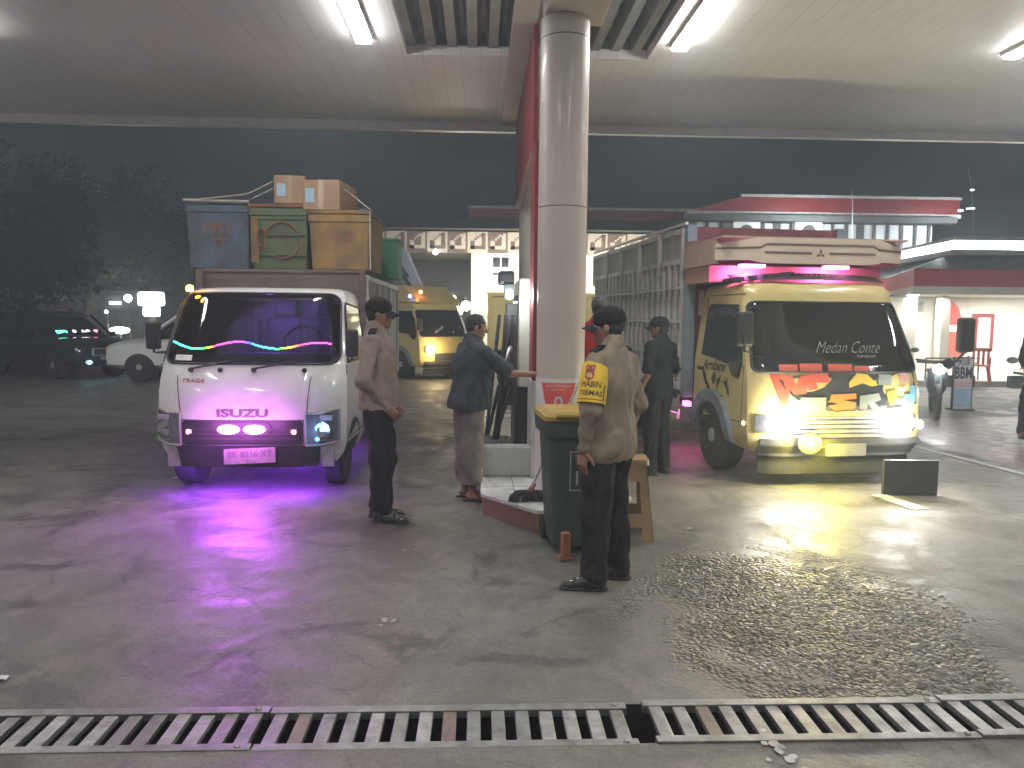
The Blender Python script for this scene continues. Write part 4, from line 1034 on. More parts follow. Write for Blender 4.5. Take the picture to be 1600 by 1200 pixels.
# pink light under the truck side
m = MB(); m.bx(-BX-.02, -BX+.04, 1.62, 1.74, .62, .68); m.build('pink_lamp', em('pink_small', (1, .15, .7), 4), T2)
area('light', (-BX+.1, 2.1, .55), .1, .5, 5, (1, .12, .45), (0, R(-20), 0), T2)
# corner guard plate at the right
# ================================================================ far yellow truck, centre left
p = G(672, 601)
T3 = thing('cargo_truck', 'yellow truck farther back with one warm headlight lit, between the two policemen', 'truck', (-.80, 20.3, 0), R(42))
c3 = Cab(PC, 1.50, 5, .16); canter(T3, c3, True)
m = MB(); 
m.loft([[(-.80, .44, 2.03), (.80, .44, 2.03), (.80, 1.5, 2.05), (-.80, 1.5, 2.05)], [(-.74, 1.05, 2.5), (.74, 1.05, 2.5), (.74, 1.5, 2.5), (-.74, 1.5, 2.5)]]); m.build('roof_cowl', K['yellow'], T3, bevel=.03)
for x in (-.62, .62):
    m, _ = patch(c3, .72, .90, lambda v, x=x: x-.15, lambda v, x=x: x+.15, .03, .004, 6, 8, .014); h = m.build('headlight', K['lens'], T3, smooth=50)
    if x < 0:
        c = c3.FX(x, .80, .03); MB().sph(c, (.13, .04, .11), 16, 8).build('bulb', em('warm_head', (1, .80, .45), 30), h)
        point('light', (c[0], c[1]-.3, c[2]), 30, (1, .72, .35), .1, T3)
for x in (-.25, .35):
    m = MB(); m.text([[(-.16, -.03), (.16, -.03), (.16, .03), (-.16, .03)], [(0, 1, 2, 3)]], lambda a, b: c3.FX(x+a, 1.32+b+a*.5, .012)); m.build('sticker', K['pale'], T3)
mirror(T3, c3, -1, 1.28, .15, .1)
m = MB(); m.bx(-1.0, 1.0, 1.65, 6, .85, 2.3); m.build('cargo_box', K['yellow'], T3, bevel=.02)
for px, py, cc, nm in ((638, 465, (1, .35, .08), 'orange'), (617, 462, (.1, .15, 1), 'blue')): 
    q = Vector((-.5 if nm == 'orange' else -.86, .6, 2.32 if nm == 'orange' else 2.2)); MB().sph(q, .045, 10, 6).build('marker_lamp', em('m_'+nm, cc, 20), T3)
# long yellow truck crossing behind the pump
p0, p1 = at(762, 550, 16.5), at(936, 550, 16.5)
T4 = thing('cargo_truck', 'yellow high-sided truck bed crossing behind the pump and column', 'truck', (p0.x, 16.5, 0), 0)
MB().bx(0, p1.x-p0.x+.9, 0, 2.0, .95, 2.12).build('bed_wall', K['yellow'], T4, bevel=.02)
m = MB()
for k in range(9): m.bx(.02+.36*k, .08+.36*k, -.04, 0-.001, .95, 2.16)
m.bx(-.02, 3.3, -.05, .02, 2.12, 2.2); m.build('bed_post', K['yellow'], T4, bevel=.006)
MB().bx(.1, 3.2, .3, 1.8, .55, .9).build('chassis', K['black'], T4)
for x in (.6, 2.7): 
    o = MB().lathe([(.22, -.12), (.38, -.12), (.40, -.08), (.40, .08), (.38, .12), (.22, .12)], (x, .1, .40), 28, 'y').build('wheel', K['rubber'], T4, smooth=35)
    MB().lathe([(.23, -.11), (.2, -.05), (.08, -.05), (.06, -.12), (0.01, -.12)], (x, .1, .40), 20, 'y').build('rim', K['alu'], o, smooth=35)
# ---------------------------------------------------------------- people (signed distance bodies turned into surfaces)
BIG = 9.0
def _len(a): return np.sqrt((a*a).sum(-1))
def prim_eval(p, P):
    if p[0] == 'c':
        a, b = np.array(p[1]), np.array(p[2]); ab = b-a; t = np.clip(((P-a)@ab)/max(ab@ab, 1e-9), 0, 1)
        return _len(P-a-t[..., None]*ab)-(p[3]+(p[4]-p[3])*t)
    c, r = np.array(p[1]), np.array(p[2]); q = P-c
    if len(p) > 5 and p[5] is not None: q = q@p[5]
    k0 = _len(q/r); k1 = _len(q/(r*r))+1e-9
    return k0*(k0-1)/k1
def bounds(p):
    if p[0] == 'c':
        a, b = np.array(p[1]), np.array(p[2]); r = max(p[3], p[4]); return np.minimum(a, b)-r, np.maximum(a, b)+r
    r = np.array(p[2]); c = np.array(p[1])
    if len(p) > 5 and p[5] is not None: r = np.array([r.max()]*3)
    return c-r, c+r
def surf(prims, h, cuts=(), subs=()):
    """prims: ('c',a,b,ra,rb,k) / ('e',c,r,_,k,Rot)"""
    K_ = [p[5] if p[0] == 'c' else p[4] for p in prims]
    lo = np.min([bounds(p)[0] for p in prims], 0)-.03; hi = np.max([bounds(p)[1] for p in prims], 0)+.03
    n = np.ceil((hi-lo)/h).astype(int)+1
    ax = [lo[i]+h*np.arange(n[i]) for i in range(3)]
    D = np.full(n, BIG)
    def region(p, mg):
        a, b = bounds(p); s = []
        for i in range(3):
            i0 = max(0, int((a[i]-mg-lo[i])/h)); i1 = min(n[i], int((b[i]+mg-lo[i])/h)+2); s.append(slice(i0, i1))
        return tuple(s)
    def pts(s): return np.stack(np.meshgrid(ax[0][s[0]], ax[1][s[1]], ax[2][s[2]], indexing='ij'), -1)
    for p, k in zip(prims, K_):
        s = region(p, max(.03, k+.01)); d = prim_eval(p, pts(s)); o = D[s]
        if k > 0:
            hh = np.clip(.5+.5*(o-d)/k, 0, 1); r_ = o*(1-hh)+d*hh-k*hh*(1-hh); r_ = np.where(o > BIG/2, d, r_)
        else: r_ = np.minimum(o, d)
        D[s] = r_
    for p in subs:
        s = region(p, .01); D[s] = np.maximum(D[s], -prim_eval(p, pts(s)))
    for axis, val, sign in cuts:       # keep sign*(x-val) > 0
        shp = [1, 1, 1]; shp[axis] = -1; D = np.maximum(D, (-sign*(ax[axis]-val)).reshape(shp))
    D = np.pad(D, 1, constant_values=BIG); ins = D < 0
    nx, ny, nz_ = D.shape
    cnt = np.zeros((nx-1, ny-1, nz_-1), int)
    cor = [(i, j, k) for i in (0, 1) for j in (0, 1) for k in (0, 1)]
    for i, j, k in cor: cnt += ins[i:nx-1+i, j:ny-1+j, k:nz_-1+k]
    act = (cnt > 0) & (cnt < 8); idx = np.argwhere(act); vid = np.full(act.shape, -1); vid[act] = np.arange(len(idx))
    acc = np.zeros((len(idx), 3)); num = np.zeros(len(idx))
    for a in cor:
        for ax_ in range(3):
            if a[ax_]: continue
            b = list(a); b[ax_] = 1
            d0 = D[idx[:, 0]+a[0], idx[:, 1]+a[1], idx[:, 2]+a[2]]; d1 = D[idx[:, 0]+b[0], idx[:, 1]+b[1], idx[:, 2]+b[2]]
            x = (d0 < 0) != (d1 < 0); t = np.where(x, d0/np.where(x, d0-d1, 1), 0)
            p = np.tile(np.array(a, float), (len(idx), 1)); p[:, ax_] += t
            acc[x] += p[x]; num[x] += 1
    V = (idx+acc/num[:, None]-1)*h+lo
    F_ = []
    for ax_ in range(3):
        b, c = [(1, 2), (2, 0), (0, 1)][ax_]
        sl0 = [slice(1, -1)]*3; sl0[ax_] = slice(0, -1); sl1 = list(sl0); sl1[ax_] = slice(1, None)
        i0 = ins[tuple(sl0)]; i1 = ins[tuple(sl1)]; e = np.argwhere(i0 != i1); flip = i0[i0 != i1]
        e = e+np.array([0 if a == ax_ else 1 for a in range(3)])
        def cell(db, dc):
            q = e.copy(); q[:, b] -= db; q[:, c] -= dc; return vid[q[:, 0], q[:, 1], q[:, 2]]
        quad = np.stack([cell(1, 1), cell(0, 1), cell(0, 0), cell(1, 0)], 1); quad[~flip] = quad[~flip][:, ::-1]; F_.append(quad)
    return V, np.concatenate(F_)
def mesh_from(name, V, F_, mat_, parent, disp=None, origin=None):
    me = bpy.data.meshes.new(name); me.from_pydata(V.tolist(), [], F_.tolist()); me.materials.append(mat_)
    me.polygons.foreach_set('use_smooth', [True]*len(me.polygons))
    if disp:
        amp, sc, st = disp
        nn = np.zeros(len(V)*3); me.vertices.foreach_get('normal', nn); nn = nn.reshape(-1, 3)
        dv = np.array([noise.noise(Vector((v[0]*sc, v[1]*sc, v[2]*sc*st)))+.5*noise.noise(Vector((v[0]*sc*2.3+9, v[1]*sc*2.3, v[2]*sc*st*1.8))) for v in V])
        dv = dv-.9*np.maximum(0, .25-abs(np.array([noise.noise(Vector((v[0]*sc*.8+3, v[1]*sc*.8, v[2]*sc*.55+v[0]*4))) for v in V])))*2.2
        V2 = V+nn*(amp*dv)[:, None]; me.vertices.foreach_set('co', V2.ravel()); me.update()
    o = bpy.data.objects.new(name, me); COL.objects.link(o)
    if parent: o.parent = parent
    return o
def rotz(a): return np.array([[math.cos(a), -math.sin(a), 0], [math.sin(a), math.cos(a), 0], [0, 0, 1.0]])
def roty(a): return np.array([[math.cos(a), 0, math.sin(a)], [0, 1, 0], [-math.sin(a), 0, math.cos(a)]])
def hand(w, d, pn, s, curl=.35, side=1):
    w, d, pn = map(lambda v: np.array(v, float), (w, d, pn)); d /= np.linalg.norm(d); pn -= d*(pn@d); pn /= np.linalg.norm(pn)
    t = np.cross(d, pn)*side; o = []
    for k in (-.024, -.008, .008, .024): o.append(('c', w+t*k*.7*s, w+d*.088*s+t*k*s, .017*s, .014*s, .012))
    for i, (L, off) in enumerate(((.066, .028), (.075, .010), (.070, -.009), (.054, -.027))):
        p = w+d*.088*s+t*off*s; dd = d+t*off*1.5; dd /= np.linalg.norm(dd); c = curl*(1+.15*i)
        for seg, (f, r0, r1) in enumerate(((.45, .0095, .009), (.32, .009, .0082), (.26, .0082, .007))):
            dd = dd*math.cos(c)+pn*math.sin(c); dd /= np.linalg.norm(dd); q = p+dd*L*f*s*1.1
            o.append(('c', p, q, r0*s, r1*s, .004)); p = q
    p = w+d*.022*s+t*.026*s; dd = d*.62+t*.62+pn*.35; dd /= np.linalg.norm(dd)
    for L, r0, r1 in ((.042, .015, .011), (.034, .011, .0085)):
        q = p+dd*L*s; o.append(('c', p, q, r0*s, r1*s, .008)); p = q; dd = dd*.85+d*.4; dd /= np.linalg.norm(dd)
    return o
def build_person(label, loc, theta, height, arms, legs, head=(0, 0), lean=0.0, shirt=None, shirt_len=.88, sleeve=1.0, trousers=None, cuff=.06,
                 shoe='shoe', shoem=None, cap=None, skinm=None, group=None, baggy=0.0, girth=1.0, hres=.0075):
    s = height/1.72; T = thing('person', label, 'person', loc, theta, group); skinm = skinm or K['skin']
    A = lambda *v: np.array(v, float)*s
    top = A(lean, 0, 0)
    def up(v, f): return A(*v)+top*f
    HC = up((.02, 0, 1.615), 1.15)                       # head centre
    HR = rotz(head[0])@roty(head[1])
    def hp(v): return HC+HR@(np.array(v, float)*s*.97)
    def E(c, r, k=.02): return ('e', hp(c), np.array(r)*s*.97, 0, k*s, HR)
    P = []
    nk = up((-.015, 0, 1.50), 1.05)
    P += [('c', up((-.02, 0, 1.42), 1), hp((-.02, 0, -.05)), .057*s, .055*s, .02)]
    P += [('e', up((0, 0, 1.27), .8), A(.105*girth, .15*girth, .19), 0, .05, None), ('e', up((.005, 0, 1.06), .4), A(.10*girth, .135*girth, .17), 0, .05, None), ('e', A(0, 0, .93), A(.10, .15, .12), 0, .05, None)]
    sh = {}
    for sd_, sg in (('L', 1), ('R', -1)):
        S0 = up((-.01, sg*.175, 1.405), 1); el_, wr, hd, pn, cl = arms[sd_]
        E0 = up(el_, .6); W0 = up(wr, .4); sh[sd_] = (S0, E0, W0)
        P += [('c', nk-A(0,0,.02), S0-A(0,0,.02), .038*s, .040*s, .02), ('c', S0, E0, .046*s, .036*s, .02), ('c', E0, W0, .037*s, .024*s, .012)]
        P += hand(W0, hd, pn, s, cl, sg)
        HJ, KJ, AJ, ft = legs[sd_]
        HJ = A(0, sg*.09, .90); KJ = A(*KJ); AJ = A(*AJ); sh['leg'+sd_] = (HJ, KJ, AJ, ft)
        P += [('c', HJ, KJ, .080*s, .054*s, .03), ('c', KJ, KJ*.45+AJ*.55, .054*s, .052*s, .02), ('c', KJ*.45+AJ*.55, AJ, .050*s, .034*s, .02)]
        f = A(math.cos(ft), math.sin(ft), 0)
        P += [('c', AJ-f*.03+A(0, 0, -.04), AJ+f*.05+A(0, 0, -.05), .032*s, .034*s, .02), ('c', AJ+f*.05+A(0, 0, -.05), AJ+f*.16+A(0, 0, -.065), .036*s, .020*s, .02)]
    # head
    P += [E((-.012, 0, .035), (.095, .074, .085)), E((.022, 0, -.03), (.068, .058, .082)), E((.062, 0, -.088), (.027, .028, .022)),
          E((.072, 0, .030), (.022, .045, .014), .012), ('c', hp((.088, 0, .012)), hp((.108, 0, -.024)), .008*s, .014*s, .012*s), E((.085, 0, -.056), (.013, .024, .008), .006),
          E((.05, .035, -.02), (.03, .022, .02), .015), E((.05, -.035, -.02), (.03, .022, .02), .015)]
    for sg in (1, -1): P.append(E((-.004, sg*.075, -.008), (.020, .011, .032), .006))
    V, F_ = surf(P, hres*s, cuts=((2, .004, 1),)); body = mesh_from('body', V, F_, skinm, T)
    for sg in (1, -1):
        c = hp((.079, sg*.030, .008)); m = MB(); m.sph(c, .0095*s, 10, 8); e = m.build('eye', K['plate'], T, smooth=60)
        c2_ = hp((.087, sg*.030, .008)); MB().sph(c2_, .0045*s, 8, 6).build('iris', K['hair'], e, smooth=60)
    # hair
    Ph = [E((-.018, 0, .036), (.100, .0815, .092), .01), E((-.045, 0, -.01), (.062, .074, .07), .02)]
    Hs = [E((.088, 0, -.045), (.072, .095, .095), 0)]
    V, F_ = surf(Ph, .007*s, subs=[(q[0], q[1], q[2], 0, 0, q[5]) for q in Hs]+[('e', hp((.0, .085, -.06)), A(.04, .03, .055), 0, 0, HR), ('e', hp((.0, -.085, -.06)), A(.04, .03, .055), 0, 0, HR)])
    mesh_from('hair', V, F_, K['hair'], T, (.006*s, 30, 1))
    if cap:
        D = [E((-.014, 0, .055), (.107, .089, .080), .01), E((-.014, 0, .035), (.108, .090, .045), .01)]
        V, F_ = surf(D, .007*s)
        V2 = (V-HC)@HR/s; keep = V2[:, 2] > -.5; 
        o = mesh_from('cap', V, F_, cap, T)
        m = MB(); n_ = 12
        def br(u, v, t):
            a = (u-.5)*2.0; r0, r1 = .098, .166-.032*abs(a)**2
            r_ = r0+(r1-r0)*v; x = r_*math.cos(a*.95)*1.0; y = r_*.92*math.sin(a*.95); z = .022-.028*abs(a)**2-.02*v+t
            return tuple(hp((x, y, z)))
        m.rim(br, [i/n_ for i in range(n_+1)], [0, .25, .5, .75, 1], .005); m.build('cap_peak', cap, o, smooth=50)
        m = MB(); m.sph(hp((-.014, 0, .134)), .006*s, 8, 6); m.build('cap_button', cap, o)
    # shirt
    g_ = girth
    Q = [('e', up((.0, 0, 1.28), .8), A(.125*g_, .170*g_, .19), 0, .06, None), ('e', up((.01, 0, 1.08), .4), A(.125*g_, .160*g_, .21), 0, .06, None),
         ('e', A(.0, 0, .90), A(.132*g_, .172*g_, .24), 0, .05, None), ('c', up((-.015, 0, 1.42), 1), nk+A(0, 0, .012), .10*s, .070*s, .05)]
    for sd_ in 'LR':
        S0, E0, W0 = sh[sd_]; Q += [('c', nk-A(0, 0, .03), S0-A(0, 0, .012), .064*s, .058*s, .05), ('c', S0, S0+(E0-S0)*.25, .060*s, .056*s, .03)]
    V, F_ = surf(Q, .009*s, cuts=((2, shirt_len*s, 1),)); so = mesh_from('shirt', V, F_, shirt, T, (.015*s, 10, .6))
    for sd_ in 'LR':
        S0, E0, W0 = sh[sd_]
        Q = [('c', S0, S0+(E0-S0)*min(1, sleeve*2 if sleeve < .5 else 1), .067*s, (.054+baggy*.5)*s if sleeve >= .5 else (.060+baggy*.5)*s, .03)]
        if sleeve > .5: Q += [('c', E0, E0+(W0-E0)*.93, (.052+baggy*.4)*s, .038*s, .02), ('c', E0+(W0-E0)*.88, E0+(W0-E0)*.95, .040*s, .040*s, .004)]
        V, F_ = surf(Q, .008*s); mesh_from('sleeve', V, F_, shirt, so, (.012*s, 15, .8))
    V, F_ = surf([('c', nk+A(-.012, .0, .004), nk+A(.0, 0, .028), .069*s, .063*s, .01)], .007*s, subs=[('c', nk, nk+A(0, 0, .1), .058*s, .056*s, 0)]); mesh_from('collar', V, F_, shirt, so)
    # trousers
    Q = [('e', A(0, 0, .93), A(.104*min(g_,1.1), .142*min(g_,1.1), .11), 0, .04, None)]
    for sd_ in 'LR':
        HJ, KJ, AJ, ft = sh['leg'+sd_]; b = baggy*s
        Q += [('c', HJ, KJ, .092*s+b*.5, .076*s+b, .035), ('c', KJ, AJ+A(0, 0, cuff-.09), .076*s+b, .062*s+b, .03)]
    V, F_ = surf(Q, .009*s, cuts=((2, cuff*s, 1), (2, (shirt_len+.012)*s, -1))); mesh_from('trousers', V, F_, trousers, T, (.015*s, 9, .8))
    for sd_ in 'LR':
        HJ, KJ, AJ, ft = sh['leg'+sd_]; f = A(math.cos(ft), math.sin(ft), 0); a = A(AJ[0]/s, AJ[1]/s, 0)
        if shoe == 'shoe':
            Q = [('c', a-f*.035+A(0, 0, .045), a+f*.04+A(0, 0, .05), .042*s, .044*s, .02), ('c', a+f*.04+A(0, 0, .045), a+f*.17+A(0, 0, .022), .046*s, .032*s, .03), ('c', a-f*.01+A(0, 0, .06), a-f*.01+A(0, 0, .12), .046*s, .045*s, .03)]
            V, F_ = surf(Q, .007*s, cuts=((2, .012, 1),)); o = mesh_from('shoe', V, F_, shoem, T, (.003*s, 20, 1))
            Q = [('c', a-f*.04+A(0, 0, .01), a+f*.04+A(0, 0, .01), .046*s, .042*s, .02), ('c', a+f*.04+A(0, 0, .01), a+f*.175+A(0, 0, .01), .050*s, .040*s, .02)]
            V, F_ = surf(Q, .007*s, cuts=((2, .002, 1), (2, .016, -1))); mesh_from('sole', V, F_, K['rubber'], o)
        else:
            Q = [('c', a-f*.05+A(0, 0, .008), a+f*.17+A(0, 0, .008), .042*s, .046*s, 0)]
            V, F_ = surf(Q, .007*s, cuts=((2, .001, 1), (2, .014, -1))); o = mesh_from('sandal', V, F_, K['rubber'], T)
            p_ = np.cross(f/np.linalg.norm(f), A(0, 0, 1)/s)*.047*s
            MB().tube([tuple(a+f*.09+p_+A(0, 0, .01)), tuple(a+f*.10+p_*.6+A(0, 0, .055)), tuple(a+f*.10-p_*.6+A(0, 0, .055)), tuple(a+f*.09-p_+A(0, 0, .01))], .009*s, 6).build('strap', K['rubber'], o, smooth=60)
    return T, sh, s
def epaulettes(T, sh, s):
    for sd_, sg in (('L', 1), ('R', -1)):
        S0 = Vector(sh[sd_][0]); d = Vector((0, sg, -.30)).normalized(); f = Vector((1, 0, 0)); u = Vector((0, sg*.30, 1)).normalized()
        c = S0+u*.072*s-d*.045*s; MB().slab(rr(.026*s, .055*s, .01*s, 3), lambda a, b, t: tuple(c+f*a+d*b+u*t), -.012, .006).build('epaulette', K['navy'], T)
dn = (0, 0, -1)
# policeman 1: profile, facing right, hands joined low in front
pos = G(592, 812)
P1, sh1, s1 = build_person('policeman in dark cap and tan shirt standing in profile beside the white truck', (pos.x, pos.y, 0), R(-3), 1.78,
    {'L': ((-.04, .25, 1.13), (.11, .11, .91), (.7, -.45, -.6), (-.2, -.8, .2), .45), 'R': ((-.06, -.26, 1.12), (.09, -.13, .90), (.65, .35, -.6), (-.2, .8, .2), .45)},
    {'L': (0, (.035, .10, .49), (-.02, .09, .09), R(14)), 'R': (0, (.04, -.10, .49), (.04, -.08, .09), R(-6))},
    head=(R(-2), R(3)), shirt=K['khaki2'], trousers=K['navy'], shoem=K['leather'], cap=K['navy'], shirt_len=.885, cuff=.085, baggy=.018, girth=1.18)
def arm_patch(T, sh, s, sd_, color, name, z0, z1, a0, a1, r, text=None):
    """a cloth badge wrapped on the upper arm"""
    S0, E0, W0 = sh[sd_]; d = (E0-S0)/np.linalg.norm(E0-S0); o_ = np.cross(d, [1, 0, 0]); o_ /= np.linalg.norm(o_); f = np.cross(o_, d)
    L = np.linalg.norm(E0-S0)
    def fn(ang, t, off): 
        p = S0+d*L*t; return tuple(p+(o_*math.cos(ang)+f*math.sin(ang))*(r*s+off))
    return fn
fn = arm_patch(P1, sh1, s1, 'R', None, '', 0, 0, 0, 0, .071)
m = MB(); m.rim(lambda u, v, t: fn(R(180)+R(-30+60*u), .18+.22*v, .012+t), [i/6 for i in range(7)], [0, .5, 1], .002)
m.build('arm_badge', pm('badge_rust', (.40, .10, .07), (.30, .12, .08), 30, .7), P1)

epaulettes(P1, sh1, s1)
# policeman 2: seen from behind, facing left and away
pos = G(946, 913)
P2, sh2, s2 = build_person('policeman seen from behind with a yellow armband, dark cap and shiny black shoes', (pos.x, pos.y, 0), R(138), 1.705,
    {'L': ((-.03, .25, 1.13), (.03, .225, .88), (.12, .0, -1), (-.1, -1, 0), .28), 'R': ((-.05, -.25, 1.13), (.02, -.21, .90), (.15, 0, -1), (-.1, 1, 0), .3)},
    {'L': (0, (.01, .11, .48), (.0, .13, .09), R(32)), 'R': (0, (.03, -.12, .49), (.0, -.15, .09), R(30))},
    head=(R(22), R(5)), shirt=K['khaki'], trousers=K['navy'], shoem=K['leather'], cap=K['navy'], shirt_len=.80, cuff=.075, baggy=.020, girth=1.22, hres=.0065)
epaulettes(P2, sh2, s2)
band = pm('armband_yellow', (.78, .52, .03), (.70, .46, .03), 8, .6, bump=.1)
S0, E0, W0 = sh2['L']; d = (E0-S0)/np.linalg.norm(E0-S0)
BR = .080
cx_ = np.cross(d, [0, 0, 1.]);
ref = np.array([-1.0, .0, 0]); ref = ref-d*(ref@d); ref /= np.linalg.norm(ref); sid = np.cross(d, ref)        # ref: backward; sid completes
L = np.linalg.norm(E0-S0)
if sid[1] < 0: sid = -sid
def bf(ang, t, off):                                   # ang 0 = outward left, + = toward the back
    p = S0+d*L*t; rr_ = BR*s2*(.86+.14*min(1, t/.35) if t < .35 else 1.0)+off; return p+(sid*math.cos(ang)+ref*math.sin(ang))*rr_
m = MB(); m.rim(lambda u, v, t: tuple(bf(R(-150+290*u), .02+.86*v-.12*0+ (.10*abs(math.sin(R(-150+290*u)*.5))*(1-v)), t)), [i/36 for i in range(37)], [i/8 for i in range(9)], .005)
arm = m.build('armband', band, P2, smooth=50)
inkm = K['ink']
def at_(x, t): return lambda a, b: tuple(bf(R(24)+ (a+x)/BR/s2*1.0, t-b/L, .0068))
m = MB(); m.text(txt('HABIN', .050, width=.115, bold=.001, shear=.12), at_(0, .52)); m.text(txt('TIBMAS', .044, width=.135, bold=.0006, shear=.12), at_(0, .70))
for (x0, x1, t0, t1) in ((-.085, .085, .815, .83), (.078, .086, .50, .815)):
    m.rim(lambda u, v, t: tuple(bf(R(24)+(x0+(x1-x0)*u)/BR/s2, t0+(t1-t0)*v, .006+t)), [i/8 for i in range(9)], [0, 1], .001)
m.build('armband_lettering', inkm, arm)
m = MB(); bm_ = lambda a, b, t: tuple(bf(R(14)+a/BR/s2, .27-b/L, .006+t))
m.slab([(-.032, .04), (-.02, .048), (.0, .043), (.02, .048), (.032, .04), (.026, .005), (.026, -.03), (.0, -.052), (-.026, -.03), (-.026, .005)], bm_, 0, .001); m.build('armband_badge', pm('badge_brown', (.28, .05, .03)), arm)
m = MB(); m.slab(rr(.013, .013, .006, 3, cz=-.016), bm_, .0012, .002); m.slab([(-.022, .034), (.022, .034), (.02, .022), (-.02, .022)], bm_, .0012, .002); m.build('badge_emblem', pm('badge_tan', (.55, .35, .15)), arm)

# man in slate shirt reaching to the pump
pos = G(732, 780)
P3, sh3, s3 = build_person('bareheaded man in slate shirt and taupe trousers reaching his arm to the pump', (pos.x, pos.y, 0), R(28), 1.665,
    {'R': ((.22, -.32, 1.20), (.48, -.38, 1.19), (1, -.1, .06), (0, .3, -1), .22), 'L': ((.0, .29, 1.13), (.16, .20, .98), (.8, -.2, -.4), (-.1, -1, 0), .4)},
    {'L': (0, (.02, .09, .47), (.02, .10, .085), R(-24)), 'R': (0, (.0, -.08, .47), (.0, -.07, .085), R(-28))},
    head=(R(-25), R(12)), lean=.05, shirt=K['teal'], trousers=K['taupe'], shirt_len=.86, sleeve=.42, cuff=.16, shoe='sandal', baggy=.03, girth=1.42)

# man in black beside the cargo truck
X4 = at(1022, 745, 8.0)
P4, sh4, s4 = build_person('man in black cap and black tee shirt seen from behind beside the railed truck', (X4.x, 7.9, 0), R(128), 1.66,
    {'L': ((-.04, .24, 1.12), (.10, .20, .92), (.6, -.3, -.8), (-.2, -1, 0), .4), 'R': ((-.04, -.24, 1.12), (.14, -.18, .95), (.8, .3, -.2), (-.2, 1, 0), .5)},
    {'L': (0, (.01, .10, .48), (.0, .11, .09), R(10)), 'R': (0, (.03, -.10, .49), (-.01, -.11, .09), R(-10))},
    head=(R(28), R(2)), shirt=K['tee'], trousers=K['navy'], shoem=K['leather'], cap=K['navy'], shirt_len=.84, sleeve=.42, cuff=.07, baggy=.01, girth=1.05, hres=.009)

# attendant in red, mostly behind the column
X5 = at(948, 560, 7.35)
P5, sh5, s5 = build_person('pump attendant in red shirt half hidden between the column and the policeman', (X5.x-.09, 7.3, .18), R(60), 1.66,
    {'L': ((-.03, .25, 1.13), (.14, .22, .98), (.8, -.2, -.2), (-.2, -1, 0), .4), 'R': ((-.03, -.26, 1.13), (.1, -.25, .92), (.4, .1, -.9), (-.2, 1, 0), .4)},
    {'L': (0, (.01, .10, .48), (.0, .11, .09), R(10)), 'R': (0, (.03, -.10, .49), (-.01, -.11, .09), R(-10))},
    head=(R(10), R(12)), shirt=K['redshirt'], trousers=K['navy'], shoem=K['leather'], cap=K['dark'], shirt_len=.80, sleeve=1, cuff=.07, baggy=.01, girth=1.1, hres=.009)
# ---------------------------------------------------------------- far buildings
YW = 26.0
def XZ(px, py, Y): p = at(px, py, Y); return p.x, p.z
fl = None  # unseen lamps added behind the canopy edge to light the yard
for i, x in enumerate((-9, -3, 3, 9)):
    if fl is None:
        fl = q = thing('added_floodlight', 'added_floodlight', 'added_floodlight', (x, YE+.16, ZC+.75), 0, 'unseen lamps added on the outer edge of the canopy')
        MB().bx(-.2, .2, 0, .08, -.12, .12).build('housing', K['black'], q, bevel=.02); MB().bx(-.17, .17, .081, .09, -.09, .09).build('lens', K['ledw'], q)
        area('light', (0, .15, 0), .4, .2, 130, (1, .98, .93), (R(78), 0, R(180) if False else 0), q)
        [c_ for c_ in q.children if c_.type == 'LIGHT'][0].rotation_euler = (R(78), 0, 0)
    else: q = copy_tree(fl, (x, YE+.16, ZC+.75), 0)
    q['label'] = 'unseen lamp added past the canopy edge to light the yard'
# gallery with batik tile band
x0, _ = XZ(560, 400, YW); x1, _ = XZ(1090, 400, YW)
zb, zt = XZ(800, 396, YW)[1], XZ(800, 363, YW)[1]; zr = XZ(800, 350, YW)[1]
t = thing('station_building', 'long low station building with brown and cream patterned tile band over a white wall', 'building', (0, YW, 0))
xw, _ = XZ(736, 450, YW)
MB().bx(xw, x1+6, .12, 5, 0, zb).build('wall', K['whitewall'], t)
MB().bx(x0-4, xw-.01, 3.5, 5, 0, zb).build('passage_wall', K['dark'], t)
m = MB(); m.bx(x0-4, x1, 0, 5.2, zb, zt); m.build('band', K['batikl'], t)
m = MB(); pitch = 31/1180*YW; n_ = int((x1-x0+4)/pitch); H_ = zt-zb
off = XZ(604, 380, YW)[0]; k0 = -6
for k in range(k0, n_+2):
    a = off+k*pitch
    if a < x0-4 or a+pitch > x1: continue
    inv = (k % 2 != 0)
    def r_(u0, u1, v0, v1, d): m.bx(a+u0*pitch, a+u1*pitch, -d, -d+.003, zb+v0*H_, zb+v1*H_)
    m.mi = 0
    if inv: r_(0, 1, 0, 1, .004)
    m.mi = 1 if inv else 0
    for (u0, u1, v0, v1) in ((.14, .36, .18, .58), (.14, .90, .18, .34), (.70, .90, .34, .94), (.36, .46, .60, .70), (.46, .58, .70, .78), (.58, .70, .78, .88), (.70, .78, .86, .94)): r_(u0, u1, v0, v1, .008)
m.build('band_pattern', [K['batikd'], K['batikl']], t)
m = MB(); m.add([(x0-4, -.5, zt), (x1, -.5, zt), (x1, -.5, zt+.06), (x0-4, -.5, zt+.06), (x0-4, 2.5, zr+.5), (x1, 2.5, zr+.5)], [(0, 1, 2, 3), (3, 2, 5, 4), (0, 4, 5, 1)]); m.build('roof', K['roof'], t)
